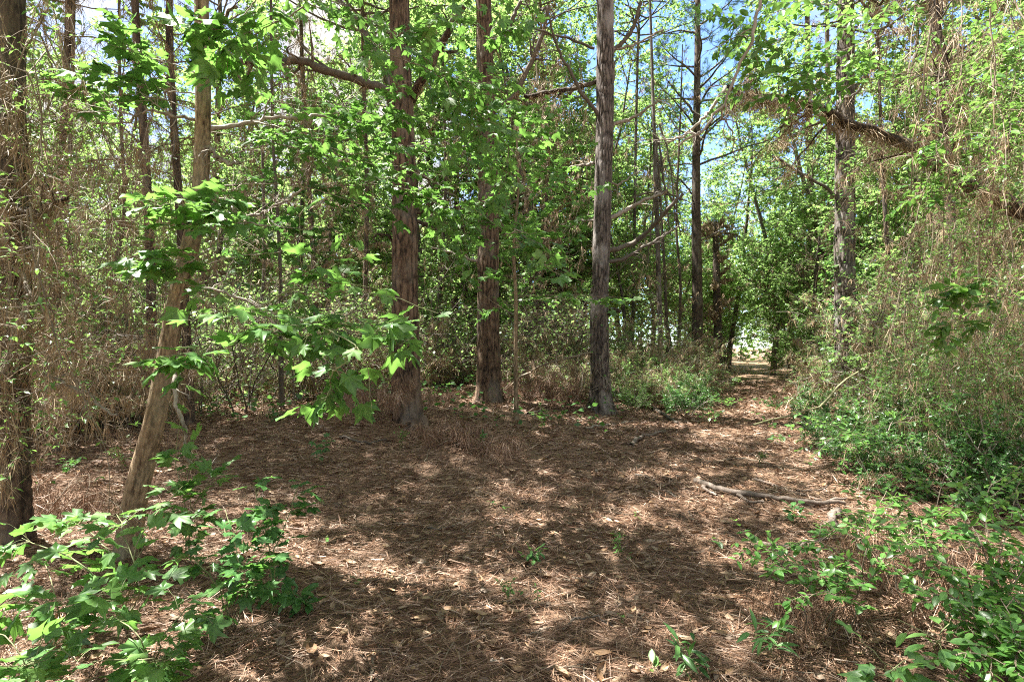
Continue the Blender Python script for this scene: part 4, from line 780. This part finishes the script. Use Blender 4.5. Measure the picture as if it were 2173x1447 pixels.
# ------------------------------------------------------------------ foreground saplings, lower left
def seedling(name, label, base, lines, size, m='gum', tpl=STAR, n_side=4, sl=.16, nleaf=4, tilt=.3, droop=.12, pairs=False, r0=.0045, stemm='green_stem', cat='sapling', group=None, pl=.5, mainleaf=5, up=1.0):
    """lines: absolute 3d polylines"""
    root = thing(name, label, cat, base, group); gs = Geo(); gl = Geo(); base = np.asarray(base)
    for ln in lines:
        pa = poly(np.array(ln) - base, 20, .004)[None]; tubes(gs, pa, taper(pa, r0, .0015), 6)
        if n_side: s = shoots(pa, n_side, .25, .97, .9, sl, 6, .08, 0, .7); tubes(gs, s, taper(s, r0 * .4, .001), 4); leafy(gl, s, tpl, nleaf, size, .25, pairs, tilt, .5, droop, gs, pl, up)
        leafy(gl, pa, tpl, mainleaf, size, .3, pairs, tilt, .5, droop, gs, pl, up)
    gs.build('stem', M[stemm], root); gl.build('leaves', M[m], root); return root
def pl3(b, pts): return [b] + [P(*p) for p in pts]
b = G(270, 1330)
seedling('maple_sapling', 'broad-leaved sapling spreading low around the foot of the leaning trunk, bottom left', b, [pl3(b, [(250, 1200, 2.6), (200, 1130, 2.8), (160, 1100, 3.0)]), pl3(b, [(290, 1180, 2.5), (330, 1100, 2.7), (390, 1030, 3.0)]), pl3(b, [(200, 1210, 2.4), (110, 1160, 2.6), (50, 1140, 2.8)]), pl3(b, [(300, 1220, 2.5), (270, 1130, 2.6), (250, 1090, 2.8)])], .125, n_side=5, nleaf=3)
b = G(120, 1400)
seedling('maple_sapling', 'light green sapling with large lobed leaves at the bottom left corner', b, [pl3(b, [(100, 1300, 2.2), (60, 1260, 2.2), (10, 1280, 2.2)]), pl3(b, [(150, 1290, 2.2), (190, 1260, 2.2), (240, 1240, 2.3)]), pl3(b, [(130, 1290, 2.2), (110, 1210, 2.4), (90, 1180, 2.5)])], .125, n_side=4, nleaf=3)
b = G(330, 1420)
seedling('maple_sapling', 'lobed-leaf sapling at the bottom edge left of centre, leaves tilted to the light', b, [pl3(b, [(320, 1360, 2.1), (280, 1320, 2.15), (230, 1290, 2.2)]), pl3(b, [(350, 1350, 2.1), (390, 1300, 2.2), (420, 1280, 2.2)]), pl3(b, [(330, 1390, 2.1), (290, 1390, 2.05), (200, 1400, 2.0)]), pl3(b, [(350, 1400, 2.1), (400, 1370, 2.1)])], .115, n_side=4, nleaf=3)
b = G(60, 1440)
seedling('maple_sapling', 'pale green lobed-leaf sapling cut off by the bottom left corner', b, [pl3(b, [(60, 1400, 1.95), (30, 1360, 1.95), (0, 1340, 2.0)]), pl3(b, [(80, 1400, 1.95), (130, 1370, 1.95), (170, 1400, 1.95)])], .12, n_side=3, nleaf=3)
b = G(500, 1330)
seedling('maple_sapling', 'upright sapling of dark lobed leaves on the sunlit needles right of the leaning trunk', b, [pl3(b, [(510, 1230, 2.8), (500, 1150, 2.8), (480, 1080, 2.9)]), pl3(b, [(530, 1230, 2.8), (550, 1190, 2.8), (570, 1160, 2.9)]), pl3(b, [(470, 1240, 2.8), (430, 1200, 2.8), (410, 1170, 2.9)])], .115, n_side=5, nleaf=4, m='teal')
b = G(585, 1300)
seedling('maple_sapling', 'slender sapling with dark leaves catching light, right of the lower left leaf mass', b, [pl3(b, [(575, 1200, 3.0), (560, 1100, 3.1), (540, 1030, 3.2)]), pl3(b, [(580, 1180, 3.0), (610, 1100, 3.1), (640, 1020, 3.3)])], .11, n_side=6, nleaf=4, m='teal')
b = G(400, 1180)
seedling('maple_sapling', 'sapling with small star leaves beside the leaning trunk, under its hanging twig', b, [pl3(b, [(400, 1080, 3.6), (400, 1010, 3.6), (410, 950, 3.6)]), pl3(b, [(410, 1080, 3.6), (450, 1020, 3.6), (500, 990, 3.7)]), pl3(b, [(390, 1060, 3.6), (370, 980, 3.6), (385, 880, 3.6)])], .13, n_side=5, nleaf=3)
b = G(1880, 1440)
seedling('maple_sapling', 'small sapling with four large maple-like leaves at the bottom right', b, [pl3(b, [(1870, 1400, 2.1), (1840, 1370, 2.1), (1815, 1350, 2.1)]), pl3(b, [(1880, 1420, 2.05), (1910, 1400, 2.05)])], .15, n_side=0, mainleaf=4, tilt=.25)
b = G(1990, 1400)
seedling('oak_seedling', 'oak seedling with long pale lobed leaves low in the right bush', b, [pl3(b, [(1980, 1350, 2.1), (1940, 1325, 2.1), (1900, 1310, 2.1)]), pl3(b, [(1990, 1340, 2.1), (2010, 1320, 2.1)])], .10, n_side=0, mainleaf=5, tpl=OVAL, m='gum', tilt=.25)
# privet bush lower right
rng = np.random.default_rng(501)
def bush(label, pxb, lines, size=.052, seed=1, **k):
    b = G(*pxb); return seedling('privet_bush', label, b, [pl3(b, l) for l in lines], size, 'oval', OVAL, cat='bush', group='privet bushes lower right', pairs=True, pl=.08, stemm='twig', r0=.0042, **k)
bush('low privet bush with bright oval leaves on the pale needles, right foreground', (1800, 1290), [[(1790, 1200, 2.9), (1740, 1150, 3.0), (1680, 1150, 3.1)], [(1830, 1180, 2.9), (1850, 1100, 3.1), (1880, 1040, 3.3)], [(1770, 1230, 2.8), (1700, 1200, 2.8), (1600, 1190, 2.9)], [(1840, 1230, 2.8), (1900, 1180, 2.9), (1950, 1130, 3.0)], [(1750, 1250, 2.7), (1700, 1280, 2.6)]], n_side=9, sl=.26, nleaf=6, mainleaf=10)
bush('dense privet bush of glossy leaves filling the lower right edge', (2080, 1330), [[(2090, 1220, 2.5), (2060, 1120, 2.6), (2010, 1050, 2.8)], [(2110, 1210, 2.5), (2140, 1100, 2.6), (2160, 1020, 2.7)], [(2050, 1230, 2.5), (1990, 1190, 2.6), (1930, 1150, 2.7)], [(2130, 1250, 2.4), (2190, 1180, 2.4), (2230, 1120, 2.4)], [(2040, 1280, 2.4), (1980, 1260, 2.4), (1920, 1240, 2.5)], [(2100, 1180, 2.6), (2090, 1080, 2.7), (2110, 1010, 2.8)]], n_side=12, sl=.28, nleaf=6, mainleaf=12)
bush('privet bush at the bottom right corner with leafy arching stems', (2140, 1430), [[(2130, 1370, 2.1), (2080, 1320, 2.2), (2040, 1290, 2.3)], [(2160, 1360, 2.1), (2170, 1290, 2.2), (2200, 1230, 2.2)], [(2100, 1390, 2.1), (2040, 1380, 2.1), (1990, 1390, 2.1)], [(2150, 1380, 2.05), (2150, 1330, 2.1), (2120, 1270, 2.2)]], n_side=11, sl=.22, nleaf=7, mainleaf=10, size=.05)
bush('thin-stemmed privet reaching left over the path edge beside the fallen log', (1960, 1170), [[(1940, 1100, 3.6), (1900, 1060, 3.7), (1870, 1040, 3.8)], [(1980, 1080, 3.6), (2000, 1010, 3.8), (2020, 960, 4.0)], [(1930, 1110, 3.5), (1860, 1090, 3.5), (1790, 1080, 3.6)]], n_side=12, sl=.35, nleaf=7, mainleaf=12, size=.055)
bush('small privet sprig with round leaves over the curved stick in the foreground', (1640, 1240), [[(1640, 1190, 3.2), (1610, 1160, 3.3), (1560, 1150, 3.3)], [(1660, 1190, 3.2), (1690, 1150, 3.3), (1720, 1130, 3.4)]], n_side=4, sl=.2, nleaf=4, mainleaf=6, size=.06)
bush('privet clump with dull leaves under the leaning green branch', (1800, 960), [[(1790, 920, 6.0), (1740, 880, 6.3), (1680, 850, 6.6)], [(1810, 910, 6.0), (1850, 860, 6.2), (1870, 820, 6.4)], [(1780, 930, 5.9), (1700, 930, 6.0), (1640, 920, 6.1)], [(1830, 930, 5.9), (1890, 900, 6.0), (1950, 880, 6.0)]], n_side=10, sl=.55, nleaf=6, mainleaf=9, size=.07)
# straw-draped hummocks: dead needles caught on low twigs
def hummock(label, base, r, h, n, wd=.0028, cat='needle heap', hang=True):
    root = thing('needle_clump', label, cat, base, 'pine needle heaps'); g = Geo(); gs = Geo(); m = 26
    th = rng.uniform(0, 2 * PI, m); q = r * np.sqrt(rng.random(m)) * .8
    st = grow(np.stack([np.cos(th) * q, np.sin(th) * q, th * 0], 1), np.stack([np.cos(th) * .5, np.sin(th) * .5, np.ones(m)], 1), h * rng.uniform(.9, 1.6, m), 8, .2, .15); st[:, :, 2] = np.maximum(st[:, :, 2], .01)
    tubes(gs, st, taper(st, .004, .002), 3); gs.build('twigs', M['twig'], root); drape(g, st, max(2, n // m // 9), 9, .18, wd, .35, .3, 1, .03); g.build('needles', M['needle'], root)
hummock('rounded heap of reddish needles in the middle of the clearing', on(-.9, 7.2), .6, .12, 4200)
hummock('smaller reddish needle heap right of the rounded one', on(-.2, 6.9), .42, .09, 2600)
hummock('tall needle-draped stump of twigs left of the nearest big pine base', on(-2.1, 8.4), .6, .55, 4200)
hummock('needle clump hanging under the privet in the right foreground', on(1.55, 2.95), .22, .16, 1800, .002)
hummock('needle clump at the foot of the bottom right privet', on(2.3, 2.9), .45, .3, 3200, .002)
hummock('needle-covered heap at the foot of the right thicket', on(4.6, 5.8), .9, .5, 5200)
hummock('tangle of needles around a rotten stump left of the rightmost big pine', on(1.1, 12.4), .5, .8, 4200, .005)
hummock('dark needle clump at the base of the left-edge pine', on(-4.0, 4.6), .5, .3, 2600)
hummock('needle heap right of the nearest big pine base', on(-1.7, 11.0), .6, .25, 3000, .004)
hummock('low needle heap behind the pale thin sapling', on(.5, 12.6), .9, .4, 4200, .005)

# ------------------------------------------------------------------ fallen wood on the ground
def stick(label, pts, w0, w1, side=(), m='log', name='fallen_branch', lift=.9, cat='fallen branch', group='sticks on the forest floor'):
    q = np.array([G(*p) for p in pts]); r0 = w0 * q[0, 1] / F / 2; base = q[0]; q[:, 2] += r0 * lift
    root = thing(name, label, cat, base, group)
    pa = poly(q - base, 60, .004); K = 60; r = np.linspace(w0, w1, K) * q[:, 1].mean() / F / 2 * (1 + .18 * (vn(np.arange(K) * .35, np.zeros(K), len(label)) - .5)); g = Geo()
    trunk(g, pa, r, 16, (.03, .12), .08, 0, len(label), True); g.build('wood', M[m], root)
    for s in side:
        qq = np.array([G(*p[:2]) for p in s]); qq[:, 2] += .02; qq[-1, 2] += .05; g = Geo(); pb = poly(qq - base, 24, .004); tubes(g, pb, np.linspace(.5, .25, 24) * w0 * q[0, 1] / F / 2, 7); g.build('side_branch', M[m], root)
stick('longest fallen grey branch lying across the path in the right foreground', [(1476, 1026), (1530, 1046), (1600, 1058), (1680, 1072), (1740, 1080), (1790, 1074)], 15, 7, [[(1490, 1035), (1520, 1065)], [(1560, 1050), (1590, 1070), (1620, 1080)], [(1690, 1075), (1745, 1072), (1795, 1072)]])
stick('thin forked stick lying behind the longest fallen branch', [(1590, 1015), (1650, 1035), (1710, 1055), (1762, 1066)], 7, 4, [[(1690, 1046), (1730, 1043), (1760, 1040)]])
stick('curved dark stick lying under the privet in the right foreground', [(1597, 1145), (1640, 1162), (1690, 1165), (1740, 1155), (1770, 1140)], 10, 5)
stick('short mossy chunk of wood beside the privet in the right foreground', [(1778, 1092), (1768, 1110), (1766, 1128)], 17, 14)
stick('grey log slanting out of the right thicket', [(1800, 918), (1830, 945), (1860, 972), (1905, 1012)], 15, 12, [[(1860, 970), (1920, 990), (1960, 1000)]])
stick('short bent branch lying on the path in mid distance', [(1338, 948), (1360, 930), (1385, 926), (1412, 918)], 10, 5)
stick('long thin pale stick in front of the rightmost big pine', [(1240, 912), (1290, 905), (1340, 897)], 6, 3, m='greytwig')
stick('dark broken limb at the edge of the left brush by the path', [(1385, 872), (1410, 885), (1438, 903)], 8, 6, m='dark')
stick('dark stick lying on needles right of the nearest big pine', [(905, 915), (950, 922), (1000, 934)], 8, 4, m='dark')
for lab_, p_, w_ in [('thin dark stick between the long log and the right undergrowth', [(1850, 1030), (1900, 1050), (1960, 1060)], (6, 3)), ('thin crooked stick just left of the long log tip', [(1400, 1040), (1440, 1060), (1470, 1100)], (4, 2)), ('short dark stick near the sun patch on the path', [(1350, 1010), (1390, 1020)], (6, 4)), ('dark forked stick on the right verge beyond the bent branch', [(1640, 940), (1700, 955), (1760, 950)], (6, 4)),
                     ('thin stick lying across the needles left of the clearing centre', [(850, 1110), (930, 1125), (1010, 1108)], (5, 3)), ('crooked thin stick in front of the leftmost big pine', [(720, 930), (770, 945), (830, 935)], (5, 3)), ('dark stick behind the pale thin sapling', [(1120, 880), (1160, 872), (1210, 876)], (6, 3)), ('thin dark stick at lower centre on shaded needles', [(1180, 1340), (1230, 1322), (1300, 1330)], (5, 3))]: stick(lab_, p_, w_[0], w_[1], m='dark')
stick('small twig standing out of the needles near the clearing centre', [(826, 1275), (832, 1245)], 5, 3, m='twig')
stick('thin stick at the very bottom edge left of centre', [(786, 1447), (792, 1390)], 5, 4, m='twig')
stick('pale twig on needles near the bottom centre', [(1035, 1395), (1080, 1402)], 4, 3, m='greytwig')
stick('long dark stick crossing the path far right of the clearing', [(1500, 985), (1560, 975), (1620, 985), (1660, 1000)], 4, 3, m='twig')
g = thing('fallen_branch', 'long fallen pole propped against the rightmost big pine, sloping down left', 'fallen branch', G(1070, 830))
Yc = float(pC[0, 1]); limb(g, [(1066, 828, 1.0), (1120, 795, .6), (1190, 762, .1), (1255, 748, -.1)], 5, 4, Yc, 'twig', 6, .4, 4, name='branch_wood')
# many small loose twigs
g = Geo(); N = 2600; X, Y = wedge(N, 1.6, 16, .9); th = rng.uniform(0, 2 * PI, N); pos = np.stack([X, Y, gz(X, Y) + .02], 1)
tw = grow(pos, np.stack([np.cos(th), np.sin(th), rng.normal(0, .06, N)], 1), rng.uniform(.08, .5, N) ** 1.3, 6, .12); tw[:, :, 2] = np.maximum(gz(tw[:, :, 0], tw[:, :, 1]) + .012, tw[:, :, 2] * .3 + .7 * (gz(tw[:, :, 0], tw[:, :, 1]) + .018))
tubes(g, tw, taper(tw, rng.uniform(.0015, .006, N), .0015), 4); tag(g.build('twig_litter', M['twig']), 'small loose twigs strewn through the needle litter', 'twigs', kind='stuff')

# ------------------------------------------------------------------ little seedlings on the clearing floor
SD = [((1135, 1200), .12, 'upright seedling with five leaves standing in the clearing centre', 'teal', OVAL, .06), ((1080, 1275), .12, 'branching weed of tiny leaves left of the clearing centre', 'oval', OVALS, .03), ((1142, 1283), .10, 'small yellow-green weed just right of the tiny-leaved one', 'oval', OVALS, .03),
      ((1312, 1180), .13, 'thin leafy seedling on the right half of the clearing', 'oval', OVALS, .04), ((695, 1160), .10, 'whorled seedling on the sunlit needles left of centre', 'teal', OVAL, .05), ((640, 1300), .14, 'dark five-leaflet creeper seedling at lower left centre', 'teal', OVAL, .09),
      ((1390, 1425), .05, 'single bright green leaf poking from the needles at bottom centre', 'gum', OVAL, .07), ((1318, 1320), .05, 'tiny green sprout on the shaded needles right of centre', 'gum', OVAL, .045), ((1455, 1420), .12, 'narrow-leaved weed at the bottom edge', 'teal', LANCE, .10), ((1640, 1400), .14, 'narrow-leaved weed rosette near the bottom right', 'teal', LANCE, .10),
      ((1350, 1100), .06, 'pale sprout in the sun patch right of centre', 'gum', OVAL, .05), ((1075, 1090), .06, 'yellow-green sprout in the central sun patch', 'oval', OVAL, .05), ((760, 1240), .05, 'small green sprout in the shade left of centre', 'teal', OVAL, .06), ((1045, 1075), .05, 'dark sprout left of the yellow-green sprout', 'teal', OVAL, .05),
      ((1150, 918), .35, 'leafy sprig rising before the rightmost big pine', 'gum', STARM, .10), ((1520, 1165), .10, 'sunlit round-leaved creeper beside the curved stick', 'oval', OVAL, .07), ((1690, 1110), .14, 'creeper of heart-shaped dark leaves by the mossy chunk', 'teal', OVAL, .08), ((1545, 870), .3, 'low bramble growing in the middle of the path', 'oval', FAR, .08),
      ((1560, 830), .3, 'farther bramble growing on the path', 'oval', FAR, .09), ((1640, 880), .35, 'bramble on the right side of the path', 'teal', FAR, .09), ((1610, 990), .15, 'small sprig by the path left of the long log', 'oval', OVALS, .05), ((1500, 900), .25, 'bramble on the left side of the path', 'oval', FAR, .07),
      ((75, 880), .2, 'small bright plant behind the left-edge pine', 'gum', STARM, .09), ((260, 1000), .25, 'small weed left of the leaning trunk base', 'oval', OVALS, .05), ((150, 1010), .2, 'pale weed on the bright ground left of the leaning trunk', 'teal', STARM, .08), ((575, 905), .25, 'fern-like sprig at the foot of the thin black sapling', 'teal', FAR, .07),
      ((680, 985), .3, 'sprig of small leaves behind the lower left star-leaf sapling', 'teal', STARM, .10), ((850, 960), .25, 'tiny sprig on needles left of the nearest big pine base', 'oval', OVALS, .04), ((800, 890), .5, 'thin shoot with tiny leaves left of the nearest big pine', 'oval', OVALS, .05), ((1020, 945), .12, 'sparse sprout behind the rounded needle heap', 'teal', OVAL, .05)]
for i, (p, h, lab, m, tpl, sz) in enumerate(SD):
    b = G(*p); n = 2 if h > .1 else 1
    ln = []
    for k in range(n if 'bramble' not in lab else 5):
        a = rng.uniform(0, 6.28); sp_ = (.35 if 'bramble' not in lab else 1.2) * h
        ln.append([b, b + np.array([np.cos(a) * sp_ * .3, np.sin(a) * sp_ * .3, h * .6]), b + np.array([np.cos(a) * sp_, np.sin(a) * sp_, h])])
    seedling('seedling', lab, b, ln, sz, m, tpl, n_side=3 if h > .1 else 0, sl=h * .7, nleaf=3, tilt=.3, pairs=tpl is OVALS, r0=.002, mainleaf=5 if h > .1 else 4, pl=.15, cat='seedling', group='seedlings on the needles')

# ------------------------------------------------------------------ look-alikes that share a label are told apart by their place
seen = {}
for o in C.objects:
    if o.parent is None and 'label' in o: seen.setdefault(o['label'], []).append(o)
for lab, os_ in seen.items():
    if len(os_) < 2: continue
    os_.sort(key=lambda o: o.location.x / max(o.location.y, 1))
    words = {2: ['left one', 'right one'], 3: ['left one', 'middle one', 'right one'], 4: ['leftmost one', 'second from left', 'third from left', 'rightmost one']}.get(len(os_))
    if words:
        for o, w_ in zip(os_, words): o['label'] = lab + ', ' + w_
